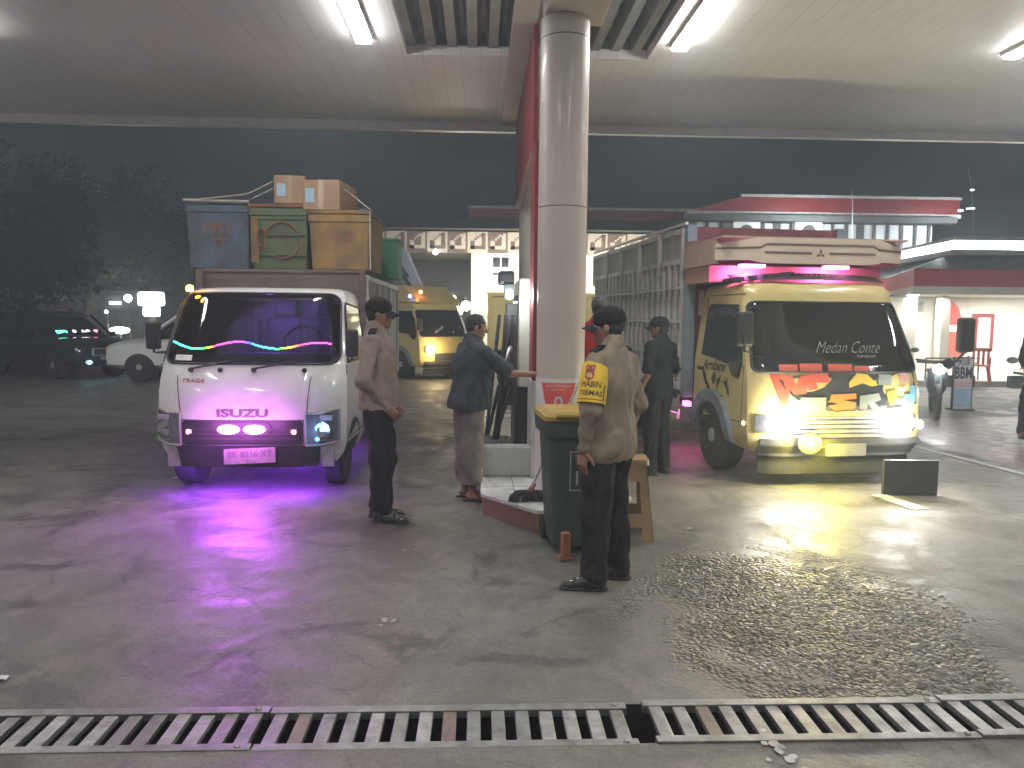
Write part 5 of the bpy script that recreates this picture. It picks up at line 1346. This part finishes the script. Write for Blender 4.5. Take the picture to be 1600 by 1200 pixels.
def window(t, px0, px1, py0, py1, Y, yl, parts=2, name='window', mat_=None):
    xa, zt_ = XZ(px0, py0, Y); xb, zb_ = XZ(px1, py1, Y)
    f = MB(); w_ = .045
    f.bx(xa, xb, yl-.05, yl-.001, zt_-w_, zt_); f.bx(xa, xb, yl-.05, yl-.001, zb_, zb_+w_); f.bx(xa, xa+w_, yl-.05, yl-.001, zb_+w_, zt_-w_); f.bx(xb-w_, xb, yl-.05, yl-.001, zb_+w_, zt_-w_)
    for k in range(1, parts): xm = xa+(xb-xa)*k/parts; f.bx(xm-w_/2, xm+w_/2, yl-.05, yl-.001, zb_+w_, zt_-w_)
    zm = zt_-(zt_-zb_)*.14; f.bx(xa+w_, xb-w_, yl-.045, yl-.002, zm-.03, zm+.03)
    o = f.build(name, K['white'], t)
    MB().bx(xa+w_, xb-w_, yl-.02, yl-.003, zb_+w_, zt_-w_).build('pane', mat_ or K['glass'], o)
window(t, 768, 797, 395, 432, YW, .12)
xa, za = XZ(755, 478, YW); xb, zb2 = XZ(765, 494, YW); MB().bx(xa, xb, .05, .119, zb2, za).build('meter_box', K['cream'], t)
zc = XZ(0+800, 400, YW)[1]
for X in (xw+1.0, xw+5.0):
    area('light', (X, -2.4, zb-.4), 1.2, .15, 150, (1, .93, .75), (R(60), 0, 0), t)
# warm lamps in the passage
for i, (px, py, e, c, r) in enumerate(((688, 468, 40, (1, .85, .6), .10), (690, 480, 60, (1, .95, .85), .13), (708, 466, 40, (1, .8, .45), .09), (716, 486, 60, (1, .93, .75), .14), (728, 478, 70, (1, .97, .9), .15), (702, 488, 40, (1, .85, .5), .09))):
    X, Z = XZ(px, py, 23.5)
    q = thing('hanging_lamp', ['upper left warm hanging lamp of the cluster over the passage', 'white hanging lamp low at the left of the cluster over the passage', 'orange tinted hanging lamp at the top of the cluster', 'bright hanging lamp in the middle of the cluster by the white wall', 'brightest hanging lamp of the cluster nearest the white wall', 'small amber hanging lamp at the bottom of the cluster'][i], 'lamp', (X, 23.5, Z), 0, 'lamps clustered over the passage')
    MB().sph((0, 0, 0), r, 12, 8).build('globe', em('globe_%d' % i, c, e*.3), q, smooth=60)
    MB().cyl((0, 0, r), (0, 0, r+.25), .012, n=6).build('stem', K['dark'], q)
    if i in (1, 4): point('light', (0, -.2, 0), 55, c, .15, q)
t_ = thing('string_light', 'small white bulb hung from a wire under the tile band', 'lamp', (XZ(681, 394, 25.6)[0], 25.5, XZ(681, 394, 25.6)[1]))
MB().sph((0, 0, 0), .09, 10, 6).build('bulb', em('string_bulb', (.9, 1, .95), 22), t_)
m = MB(); a, b = at(590, 392, 25.5), at(681, 392, 25.5); m.tube([a, (a+b)/2+Vector((0, 0, -.12)), b], .015, 4)
a, b = at(662, 450, 24), at(735, 452, 24); m.tube([a, (a+b)/2+Vector((0, 0, -.25)), b], .015, 4)
tag(m.build('overhead_wire', K['dark']), 'thin dark wires slung across the passage under the tile band', 'wire')
# sloping tipper body standing behind the white truck
t = thing('sloping_awning', 'steep sloping grey metal awning rising behind the white truck', 'awning', (0, 21, 0))
a, b, c, d = [XZ(px, py, 21) for px, py in ((604, 388), (632, 388), (668, 470), (640, 474))]
m = MB(); m.slab([a, b, c, d][::-1], lambda x, z, tt: (x, tt, z), 0, 1.2); m.build('panel', pm('awning', (.25, .30, .38), (.18, .22, .28), 3, .5), t)
m = MB()
for k in range(3):
    u = (k+.4)/3; p_ = (a[0]+(d[0]-a[0])*u*.9, a[1]+(d[1]-a[1])*u*.9); m.tube([(p_[0]+.1, -.05, p_[1]), (p_[0]+.5, -.05, p_[1]-.6)], .06, 5)
m.build('strut', K['dark'], t)
m = MB(); m.bx(a[0], a[0]+.15, .1, .3, 0, a[1]); m.bx(d[0], d[0]+.12, .1, .3, 0, d[1]); m.build('post', K['dark'], t)
# red fascias behind
def redroof(px0, px1, py0, py1, Y, lab, slope=False):
    t = thing('office_building', lab, 'building', (0, Y, 0))
    xa, z1 = XZ(px0, py0, Y); xb, _ = XZ(px1, py0, Y); z0 = XZ((px0+px1)/2, py1, Y)[1]; z1 = XZ((px0+px1)/2, py0, Y)[1]
    if slope: MB().slab([(xa-1.6, z0), (xb, z0), (xb, z1), (xa+.3, z1)][::-1], lambda x, z, tt: (x, tt, z), 0, 6).build('fascia', K['red'], t)
    else: MB().bx(xa, xb, 0, 6, z0, z1).build('fascia', K['red'], t)
    m = MB(); m.bx(xa+(.3 if slope else -.05), xb+.05, -.03, .1, z1, z1+.1); m.bx(xa-(1.7 if slope else .3), xb+.05, -.05, .1, z0-.14, z0-.001); m.build('edge_trim', K['alu'], t)
    return t, xa, xb, z0, z1
t, xa, xb, z0, z1 = redroof(733, 1100, 328, 348, 31, 'far building with a plain red parapet above the tile band')
MB().bx(xa-.2, xb, .2, 5, 0, z0-.16).build('wall', K['roof'], t)
t, xa, xb, z0, z1 = redroof(1145, 1500, 310, 333, 27.5, 'white two storey office with red sloping parapet and dark mullions', True)
MB().bx(xa-1.9, xb-.3, -.4, .0, z0-.36, z0-.15).build('eave', K['roof'], t)
MB().bx(xa-1.4, xb-.8, .3, 5, 0, z0-.37).build('wall', pm('pale_wall', (.55, .57, .58), (.48, .50, .52), 2, .6), t)
m = MB(); n_ = 17
for k in range(n_+1):
    X = xa-1.35+(xb-xa+.4)*k/n_; w_ = .05 if k % 6 else .13; m.bx(X-w_, X+w_, .22, .299, z0-2.2, z0-.37)
m.build('mullion', K['dark'], t)
for px in (1165, 1262):
    X, Z = XZ(px, 362, 27.5); o = MB().bx(X-.5, X+.5, -.1, .25, Z-.35, Z+.35).build('air_conditioner', K['white'], t, bevel=.03)
    MB().lathe([(.24, -.13), (.26, -.11), (.26, -.09)], (X, 0, Z-.02), 20, 'y').build('fan_grille', K['dark'], o)
for X in (xa+2.5, xa+8): area('light', (X, -2.0, z0-.6), 2, .2, 130, (.9, .97, 1), (R(55), 0, 0), t)  # added fill lights for wall and parapet, no fixture there
for k, (px, py0, py1) in enumerate(((1332, 292, 375),)):
    a, b = at(px, py0, 26.5), at(px, py1, 26.5); tag(MB().cyl(b, a, .02, .012, 6).build('antenna', K['alu']), 'thin antenna mast rising over the red parapet', 'antenna')
# floodlight mast at right
t = thing('floodlight_mast', 'slim mast with small lit fittings against the dark sky at the right', 'mast', (0, 24, 0))
m = MB(); a, b = at(1513, 262, 24), at(1519, 300, 24); m.cyl(b, a, .02, n=6); c, d = at(1508, 276, 24), at(1520, 277, 24); m.cyl(c, d, .02, n=6)
e, f = at(1519, 300, 24), at(1524, 420, 24); m.cyl(e, f, .012, n=6); m.v = [(x, y-24, z) for x, y, z in m.v]; m.build('mast_pole', K['alu'], t)
m = MB()
for px, py, s_ in ((1519, 297, .05), (1501, 329, .07)): q = at(px, py, 24); m.bc((q.x, 0, q.z), (s_*2.2, .06, s_*.8))
a, b = at(1510, 326, 24), at(1523, 325.5, 24); m.cyl((a.x, 0, a.z), (b.x, 0, b.z), .025, n=6); m.build('lit_fitting', em('pale_fitting', (.9, 1, 1), 2.2), t)

# shop at the right
YS = 20.5
t = thing('shop_building', 'station shop with glowing white roof edge, red fascia and white walls at the right', 'building', (0, YS, 0))
xa, _ = XZ(1395, 430, YS); xc, _ = XZ(1482, 430, YS); xe = xc+9
zl0, zl1 = XZ(1540, 390, YS)[1], XZ(1540, 371, YS)[1]; zf0, zf1 = XZ(1540, 448, YS)[1], XZ(1540, 421, YS)[1]
xA, _ = XZ(1385, 430, YS+4.6); xF, _ = XZ(1428, 430, YS); xL, _ = XZ(1490, 380, YS)
def hexa(d): return [(xA-d, 6.4), (xA-d, 4.6), (xF-d*.3, -d), (xe, -d), (xe, 6.4)]
def hexl(d): return [(xA-d, 6.4), (xA-d, 4.6), (xL-d*.3, -d), (xe, -d), (xe, 6.4)]
MB().prism([(xF-.6, 6), (xF-.6, 2.4), (xe, 2.4), (xe, 6)], 0, zf0-.23).build('wall', K['whitewall'], t)
MB().prism(hexa(.0), zf0, zf1).build('red_fascia', pm('shop_red', (.50, .07, .08), (.42, .05, .06), 3, .5), t)
MB().prism(hexa(-.02), zf0-.22, zf0-.001).build('white_band', K['whitewall'], t)
m = MB(); hp_, hq = hexa(.1), hexl(-.5)
m.add([(x, y, zf1+.001) for x, y in hp_]+[(x, y, zl0-.12) for x, y in hq], [(0, 1, 6, 5), (1, 2, 7, 6), (2, 3, 8, 7), (3, 4, 9, 8)]); m.build('tiled_roof', pm('roof_tiles', (.16, .19, .20), (.10, .12, .13), 8, .6, bump=.6, bscale=14), t)
MB().prism(hexl(.06), zl0-.14, zl0-.001).build('led_fascia_base', K['alud'], t)
MB().prism(hexl(.0), zl0, zl0+.24).build('led_edge', em('led_edge_white', (.96, .98, 1), 11), t)
MB().prism(hexl(.06), zl0+.241, zl0+.33).build('led_fascia_top', K['alud'], t)
for X in (xF+.6, xF+3.6, xF+6.5): area('light', (X, .9, zf0-.28), 1.6, .3, 130, (1, .98, .92), (0, 0, 0), t)
m = MB()
for px in (1411, 1443): q = at(px, 455, YS); m.bc((q.x, .5 if px > 1420 else 3.6, zf0-.24), (.22, .22, .03))
m.build('downlight', em('downlight', (1, 1, .95), 10), t)
for px in (1457, 1512):
    X = at(px, 500, YS).x; MB().bx(X-.13, X+.13, 1.0, 1.3, 0, zf0-.23).build('pillar', K['cream'], t)
yl = 2.5-.1
def wallrect(px0, px1, py0, py1, name, mat_, d=.02, extra=None, yloc=None):
    Yp = YS+2.4; xa_, z1_ = XZ(px0, py0, Yp); xb_, z0_ = XZ(px1, py1, Yp)
    return MB().bx(xa_, xb_, 2.4-d, 2.4-d+.02, z0_, z1_), (xa_, xb_, z0_, z1_)
zw = .0
m, (a, b, c, d) = wallrect(1519, 1550, 490, 549, 'notice', None); n1 = m.build('notice_board', K['red'], t)
m, _ = wallrect(1527, 1544, 496, 545, 'n', None, .045); m.build('notice_sheet', K['batikl'], n1)
m, _ = wallrect(1528, 1543, 496, 510, 'n', None, .07); m.build('notice_heading', K['plate'], n1)
# pointed arch poster
Yp = YS+2.4; xa_, zt_ = XZ(1463, 467, Yp); xb_, zb_ = XZ(1496, 552, Yp); zm = XZ(1480, 508, Yp)[1]; xm = (xa_+xb_)/2
t2 = thing('arch_poster', 'red pointed arch poster with a white strip between the shop pillars', 'poster', (0, YS, 0))
pts = [(xa_, zm), (xa_+.02, zm+.3), (xa_+.1, zt_-.28), (xm, zt_), (xb_-.1, zt_-.28), (xb_-.02, zm+.3), (xb_, zm)]
MB().slab([(xa_-.04, zb_), (xb_+.3, zb_), (xb_+.3, zt_+.1), (xa_-.04, zt_+.1)][::-1], lambda x, z, tt: (x, 2.37-tt, z), 0, .015).build('board', K['cream'], t2)
MB().slab(pts, lambda x, z, tt: (x, 2.33-tt, z), 0, .02).build('arch', pm('poster_red', (.55, .06, .05)), t2)
MB().bx(xa_-.02, xb_+.02, 2.3, 2.32, zm-.20, zm-.001).build('white_strip', K['white'], t2)
MB().bx(xa_, xb_+.1, 2.3, 2.32, zb_-.1, zm-.21).build('brick_print', pm('poster_brick', (.42, .10, .06), (.36, .07, .05), 14, .6), t2)
m, q = wallrect(1428, 1442, 472, 487, 'x', None); tag(m.build('menu_sign', K['alud']), 'small grey sign with white marks on the shop wall', 'sign'); o = bpy.data.objects['menu_sign']; o.location = (0, YS, 0)
m = MB(); m.text(txt('B 3', .22), lambda x, y: ((q[0]+q[1])/2+x, 2.36, (q[2]+q[3])/2+y)); m.build('sign_lettering', K['plate'], o)
# step and low kerb before the shop
pp = G(1500, 604); 
MB().prism([(x, y) for x, y in [(xF-1.4, 2), (xF-.6, pp.y-YS), (xe, pp.y-YS), (xe, 2.39), (xF-1.4, 2.39)]], 0, .14).build('step', K['cream'], t)
for px0, px1, nm in ((1478, 1520, 'a dark planter kerb left of the chair'), (1574, 1600, 'a dark planter kerb right of the chair')):
    a, b = at(px0, 600, 18.7).x, at(px1, 600, 18.7).x; tag(MB().bx(a, b, 18.6, 18.75, .0, .30).build('low_kerb', K['dark'], bevel=.02), nm.replace('a dark', 'dark')+' on the shop step' if False else nm[2:]+' before the shop', 'kerb')
# railing behind the board
t = thing('hand_rail', 'thin dark railing on the step behind the tall board', 'railing', (0, 19.2, 0))
a, b = at(1517, 560, 19.2), at(1527, 600, 19.2); m = MB(); m.cyl((a.x-1.2, 0, a.z), (b.x, 0, a.z), .02, n=6); m.cyl((a.x-1.2, 0, a.z-.12), (b.x, 0, a.z-.12), .015, n=6)
for X in (a.x-1.2, b.x): m.cyl((X, 0, .14), (X, 0, a.z), .02, n=6)
m.build('rail', K['dark'], t)
# tall lane board
p = G(1502, 641); t = thing('lane_board', 'tall narrow upright board reading JALUR BBM with a blue picture below', 'sign', p)
hB = (641-557)/1180*p.y*1.0; wB = 30/1180*p.y
MB().bx(-wB/2, wB/2, 0, .04, .02, hB).build('board', K['plate'], t); MB().bx(-wB/2-.02, wB/2+.02, -.1, .2, 0, .03).build('foot', K['dark'], t)
m = MB(); m.bx(-wB/2-.015, -wB/2, -.01, .05, 0, hB+.02); m.bx(wB/2, wB/2+.015, -.01, .05, 0, hB+.02); m.bx(-wB/2, wB/2, -.01, .05, hB, hB+.02); m.build('board_frame', K['dark'], t)
m = MB(); m.text(txt('JALUR', .15, width=.24, bold=.002), lambda x, y: (x, -.004, hB*.92+y)); m.text(txt('BBM', .30, width=.33, bold=.008), lambda x, y: (x, -.004, hB*.71+y)); m.build('lettering', K['ink'], t)
MB().bx(-wB/2+.01, wB/2-.01, -.004, -.001, .06, hB*.42).build('blue_picture', pm('blue_print', (.20, .42, .62), (.45, .55, .62), 4, .5), t)
MB().bx(-wB/2+.01, wB/2-.01, -.004, -.001, hB*.45, hB*.54).build('pink_strip', pm('pink_print', (.60, .35, .38)), t)
# red plastic chair
p = at(1553, 600, 18.3); t = thing('plastic_chair', 'red plastic armchair standing on the shop step', 'chair', (p.x, 18.9, .14), R(-40))
RC = pm('red_plastic', (.62, .10, .07), None, 4, .4)
MB().bx(-.22, .22, -.22, .2, .38, .42).build('seat', RC, t, bevel=.02)
m = MB()
for x in (-.16, -.05, .06, .17): m.bx(x-.03, x+.03, .2, .23, .42, .78)
m.bx(-.24, .24, .19, .24, .76, .84); m.build('backrest', RC, t, bevel=.012)
for sx_ in (-1, 1):
    m = MB(); m.tube([(sx_*.25, -.2, .38), (sx_*.26, -.2, .6), (sx_*.26, .0, .63), (sx_*.25, .2, .62)], .022, 6); m.build('armrest', RC, t)
    for sy in (-1, 1): MB().cyl((sx_*.19, sy*.18, .38), (sx_*.25, sy*.23, 0), .028, .022, 8).build('leg', RC, t)

# ---------------------------------------------------------------- motorcycles at the right
def motorcycle(px, py, rz, label, e):
    p = G(px, py); t = thing('motorcycle', label, 'motorcycle', p, rz, 'motorcycles at the right')
    for y in (-.62, .62):
        m = MB(); n_ = 24
        pts = [(0, y+.27*math.cos(2*math.pi*k/n_), .31+.27*math.sin(2*math.pi*k/n_)) for k in range(n_+1)]
        o = MB().tube(pts, .045, 8).build('wheel', K['rubber'], t, smooth=60)
        m = MB()
        for k in range(5): a = 2*math.pi*k/5; m.cyl((0, y, .31), (0, y+.24*math.cos(a), .31+.24*math.sin(a)), .015, n=6)
        m.build('spokes', K['alu'], o)
    m = MB(); m.loft([[(w*math.cos(a), y, z+h*math.sin(a)) for a in [2*math.pi*k/12 for k in range(12)]] for y, z, w, h in ((-.52, .72, .05, .08), (-.45, .72, .15, .22), (-.30, .62, .16, .26), (-.05, .48, .13, .14), (.2, .58, .15, .14), (.55, .70, .12, .10), (.78, .74, .04, .05))])
    m.build('body', pm('dark_fairing', (.05, .06, .07), None, 4, .3, coat=.5), t, smooth=50)
    m = MB(); m.loft([[(w*math.cos(a), y, .78+h*math.sin(a)) for a in [2*math.pi*k/12 for k in range(12)]] for y, w, h in ((-.12, .06, .03), (.1, .13, .05), (.5, .14, .05), (.68, .06, .03))]); m.build('saddle', K['black'], t, smooth=50)
    m = MB(); m.tube([(-.34, -.3, 1.0), (-.12, -.42, .98), (.12, -.42, .98), (.34, -.3, 1.0)], .018, 8); m.cyl((-.05, -.62, .31), (-.04, -.42, .98), .022, n=8); m.cyl((.05, -.62, .31), (.04, -.42, .98), .022, n=8); m.build('handlebar', K['black'], t, smooth=50)
    for s_ in (-1, 1): MB().sph((s_*.36, -.28, 1.16), (.07, .02, .045), 10, 6).build('mirror', K['black'], t)
    MB().sph((0, -.60, .86), (.10, .05, .08), 14, 8).build('headlight', em('moto_head', (1, 1, .96), e), t, smooth=60)
    point('light', (0, -.75, .86), 8, (1, 1, .95), .06, t)
    return t
motorcycle(1459, 650, R(-28), 'motorcycle with its headlight on standing behind the yellow truck', 40)
motorcycle(1622, 700, R(-33), 'motorcycle with dazzling headlight cut off by the right edge', 55)
# rider of the second one
P6, _, _ = build_person('rider sitting on the motorcycle at the right edge', (G(1622, 700).x+.14, G(1622, 700).y+.22, .1), R(-123), 1.62,
    {'L': ((.10, .24, 1.12), (.38, .22, 1.02), (1, 0, 0), (0, 0, -1), .5), 'R': ((.10, -.24, 1.12), (.38, -.22, 1.02), (1, 0, 0), (0, 0, -1), .5)},
    {'L': (0, (.30, .18, .62), (.12, .19, .12), 0), 'R': (0, (.30, -.18, .62), (.12, -.19, .12), 0)}, shirt=K['tee'], trousers=K['navy'], shoem=K['leather'], shirt_len=.82, hres=.012)

# ---------------------------------------------------------------- cars at the left
def suv(loc, rz, label, paint, lit=False, deco=True):
    t = thing('parked_car', label, 'car', loc, rz, 'cars waiting at the left')
    L, Wd = 4.6, .90
    def sect(y, z0, z1, w, tum=.0, n=16):
        pts = []
        for k in range(n):
            a = 2*math.pi*k/n; ca, sa = math.cos(a), math.sin(a)
            x = w*abs(ca)**.45*(1 if ca > 0 else -1); z = (z0+z1)/2+(z1-z0)/2*abs(sa)**.45*(1 if sa > 0 else -1)
            pts.append((x*(1-tum*(z-z0)/(z1-z0)), y, z))
        return pts
    m = MB(); m.loft([sect(y, a, b, w) for y, a, b, w in ((0, .45, .82, .72), (.05, .32, .92, .84), (.35, .28, 1.02, .90), (1.1, .26, 1.08, .91), (2.3, .26, 1.10, .91), (3.6, .28, 1.12, .91), (4.45, .34, 1.08, .88), (4.6, .45, .95, .80))]); m.build('body', paint, t, smooth=40)
    m = MB(); m.loft([sect(y, 1.0, b, w, .16) for y, b, w in ((1.05, 1.10, .82), (1.75, 1.62, .82), (2.1, 1.68, .82), (3.6, 1.66, .82), (4.3, 1.52, .80), (4.45, 1.1, .78))]); m.build('windows', K['glass'], t, smooth=40)
    m = MB(); m.loft([sect(y, a, b, w, .05) for y, a, b, w in ((1.68, 1.56, 1.64, .66), (2.1, 1.64, 1.72, .72), (3.6, 1.62, 1.70, .72), (4.32, 1.46, 1.56, .68))]); m.build('roof', paint, t, smooth=40)
    for s_ in (-1, 1):
        for ya, za, yb_, zb_ in ((1.0, 1.08, 1.72, 1.62), (2.5, 1.08, 2.55, 1.66), (3.5, 1.1, 3.55, 1.66)): MB().tube([(s_*.835, ya, za), (s_*.715, yb_, zb_)], .035, 5).build('pillar', paint, t)
    for s_ in (-1, 1):
        for y in (.85, 3.6):
            wheel(t, (s_*.80, y, .36), .36, .22, s_, K['alud'])
            MB().sph((s_*.70, y, .40), (.215, .44, .42), 20, 10).build('wheel_well', K['black'], t, smooth=60)
        MB().sph((s_*.62, .07, .80), (.17, .05, .07), 14, 8).build('headlight', em('car_head', (1, 1, .95), 30) if lit else K['lens'], t, smooth=60)
        MB().bc((s_*1.0, 1.25, 1.12), (.2, .1, .15)).build('mirror', K['black'], t, bevel=.03)
    o = MB().bx(-.42, .42, -.03, .03, .60, .80).build('grille', K['alud'], t, bevel=.02)
    MB().bx(-.38, .38, -.045, -.031, .63, .77).build('grille_mesh', K['black'], o)
    if deco:
        m = MB()
        for a in (90, 210, 330):
            d = Vector((math.cos(R(a)), math.sin(R(a)))); p_ = Vector((-d.y, d.x)); s_ = .08
            m.slab([(q.x, q.y) for q in (Vector((0, 0)), d*s_*.5+p_*s_*.29, d*s_, d*s_*.5-p_*s_*.29)][::-1], lambda x, y, tt: (x, -.05-tt, .69+y), 0, .004)
        m.build('diamond_logo', K['chrome'], o)
        for x in (-.5, .1, .55): MB().sph((x, -.02, .44), (.07, .03, .04), 10, 6).build('cyan_lamp', em('cyan_lamp', (.25, .85, 1), 16), t)
        MB().bx(-.2, .2, -.06, -.03, .50, .58).build('number_plate', K['batikl'], t)
        for i, (s, x, c) in enumerate((('1BD', -.45, (.1, .9, .6)), ('E', -.10, (.8, .6, 1)), ('AC', .2, (1, .9, .95)), ('T', .5, (1, .2, .35)))):
            m = MB(); m.text(txt(s, .17, bold=.01), lambda a, b: (x+a, 1.16+(b)*.75-.012, 1.17+b*.8)); m.build('led_lettering', em('led_text_%d' % i, c, 5), t)
    else: MB().bx(-.25, .25, -.06, -.03, .44, .54).build('number_plate', K['plate'], t)
    return t
p = G(178, 590)
suv((p.x, p.y-.3, 0), R(60), 'black car with coloured light letters and three cyan lamps, facing the camera obliquely', pm('black_paint', (.02, .025, .035), None, 4, .2, coat=1))
p = G(204, 589)
suv((p.x, p.y-.6, 0), R(-88), 'white car waiting between the black car and the white truck', K['white'], deco=False)
p = G(-30, 585)
suv((p.x-1.4, p.y+5, 0), R(40), 'dark car with glaring headlights cut off by the left edge', pm('dark_paint', (.03, .03, .035), None, 4, .2, coat=1), lit=True, deco=False)
# illuminated billboard and street lamps
a, b = at(213, 456, 44), at(256, 478, 44)
t = thing('lit_sign', 'dazzling white illuminated sign on a post at the left behind the cars', 'sign', ((a.x+b.x)/2, 44, 0))
w_ = (b.x-a.x)/2; SG = em('sign_glow', (1, 1, 1), 12)
MB().bx(-w_, w_, 0, .3, b.z, a.z).build('upper_panel', SG, t, bevel=.15)
c, d = at(221, 480, 44), at(248, 494, 44); MB().bx(-w_*.62, w_*.62, 0, .3, d.z, c.z).build('lower_panel', SG, t, bevel=.1)
MB().bx(-.12, .12, .3, .5, 0, d.z+.5).build('post', K['dark'], t)
for px, py, s_, lb in ((60, 490, .16, 'distant white street lamp standing alone at the left'), (200, 466, .22, 'white street lamp just left of the dazzling sign'), (166, 487, .09, 'tiny low white lamp left of the shop fronts'), (12, 544, .2, 'low bright lamp near the left edge above the ground'), (187, 516, .2, 'low golden light left of the white truck behind the black car')):
    q = at(px, py, 46); t = thing('street_lamp', lb, 'street lamp', (q.x, 46, 0), 0, 'far street lamps at the left')
    MB().sph((0, 0, q.z), (s_*(3 if px == 187 else 1), s_, s_), 10, 6).build('lamp_head', em('street_white_%d' % px, (1, .95, .75) if px == 187 else (1, 1, .98), 28), t); MB().cyl((0, .1, 0), (0, .1, q.z), .06, n=8).build('pole', K['dark'], t)
# dark shop row
t = thing('shop_row', 'dim row of shop fronts with a lit awning beneath the trees', 'building', (0, 50, 0))
a, b = at(105, 462, 50), at(252, 520, 50)
MB().bx(a.x, b.x, 0, 6, 0, a.z).build('wall', pm('dim_wall', (.20, .21, .22), (.14, .15, .16), 1, .8), t)
MB().bx(a.x-.3, b.x+.3, -1.6, 6.2, a.z, a.z+.3).build('roof', K['roof'], t)
q0, q1 = at(174, 471, 50), at(190, 476, 50); MB().bx(q0.x, q1.x, -.3, -.05, q1.z, q0.z).build('lit_fascia', em('lit_fascia', (.9, .95, 1), 3), t)
m = MB()
for k in range(9): X = a.x+(b.x-a.x)*(k+.5)/9; m.bx(X-.3, X+.3, -.06, -.001, 0, a.z*.7)
m.build('shutter', K['dark'], t)
a, b = at(82, 470, 48), at(105, 482, 48); t = thing('red_banner', 'dull red banner board under the trees at the left', 'banner', (a.x, 48, 0)); MB().bx(0, b.x-a.x, 0, .1, b.z, a.z).build('cloth', K['maroon'], t); MB().bx(0, .1, .1, .2, 0, a.z).build('post', K['dark'], t)
tag(MB().bx(-60, 60, 62, 62.5, 0, 2.6).build('boundary_wall', K['dark']), 'low dark boundary wall far behind the yard', 'wall')
# ---------------------------------------------------------------- trees
def tree(x, y, h, r, label, nleaf, seed):
    rnd = random.Random(seed); t = thing('tree', label, 'tree', (x, y, 0), 0, 'dark trees at the left')
    m = MB(); m.tube([(0, 0, 0), (.15, .1, h*.25), (-.1, 0, h*.5), (.1, .1, h*.75)], [.32, .25, .17, .08], 10)
    for k in range(7):
        a = rnd.uniform(0, 6.28); z = h*rnd.uniform(.3, .6); m.tube([(0, 0, z), (math.cos(a)*r*.4, math.sin(a)*r*.4, z+h*.12), (math.cos(a)*r*.75, math.sin(a)*r*.75, z+h*.2)], [.12, .08, .03], 6)
    m.build('trunk', K['bark'], t, smooth=60)
    cl = [(rnd.gauss(0, r*.45), rnd.gauss(0, r*.4), h*rnd.uniform(.38, .95), r*rnd.uniform(.22, .42)) for _ in range(26)]
    vs = []; fs = []
    for i in range(nleaf):
        cx, cy, cz, cr = rnd.choice(cl); v = Vector((rnd.gauss(0, 1), rnd.gauss(0, 1), rnd.gauss(0, .8))).normalized()*cr*rnd.uniform(.55, 1.08)
        c = Vector((cx, cy, cz))+v; u = Vector((rnd.gauss(0, 1), rnd.gauss(0, 1), rnd.gauss(0, 1))).normalized(); w_ = u.orthogonal().normalized(); s_ = rnd.uniform(.10, .22)
        n_ = len(vs); vs += [c+u*s_, c+w_*s_*.5, c-u*s_, c-w_*s_*.5]; fs.append((n_, n_+1, n_+2, n_+3))
    b = MB(); b.add(vs, fs); b.build('crown', K['leaf'], t)
for i, (px, py, Y, r, lb) in enumerate(((30, 262, 36, 4.6, 'broad dark tree at the left edge'), (125, 268, 47, 4.8, 'tall dark tree between the left edge tree and the lit sign'), (215, 325, 52, 4.2, 'lower dark tree above the lit sign'), (300, 372, 54, 3.6, 'small dark tree half hidden behind the fish boxes'), (-70, 250, 33, 4.6, 'dark tree reaching in from beyond the left edge'))):
    q = at(px, py, Y); tree(q.x, Y, q.z, r, lb, 9000, i+3)
# ---------------------------------------------------------------- thin haze, added partly to imitate lens glow around the lamps
DENS = 0.010
hz = MB().bx(-70, 70, -11, 150, -1.3, 22)
hm = bpy.data.materials.new('haze'); hm.use_nodes = True; n = hm.node_tree.nodes; n.clear()
pv = n.new('ShaderNodeVolumePrincipled'); o_ = n.new('ShaderNodeOutputMaterial'); hm.node_tree.links.new(pv.outputs[0], o_.inputs['Volume'])
pv.inputs['Color'].default_value = (.74, .85, .95, 1); pv.inputs['Density'].default_value = DENS; pv.inputs['Anisotropy'].default_value = .4
tag(hz.build('haze', hm), kind='stuff')
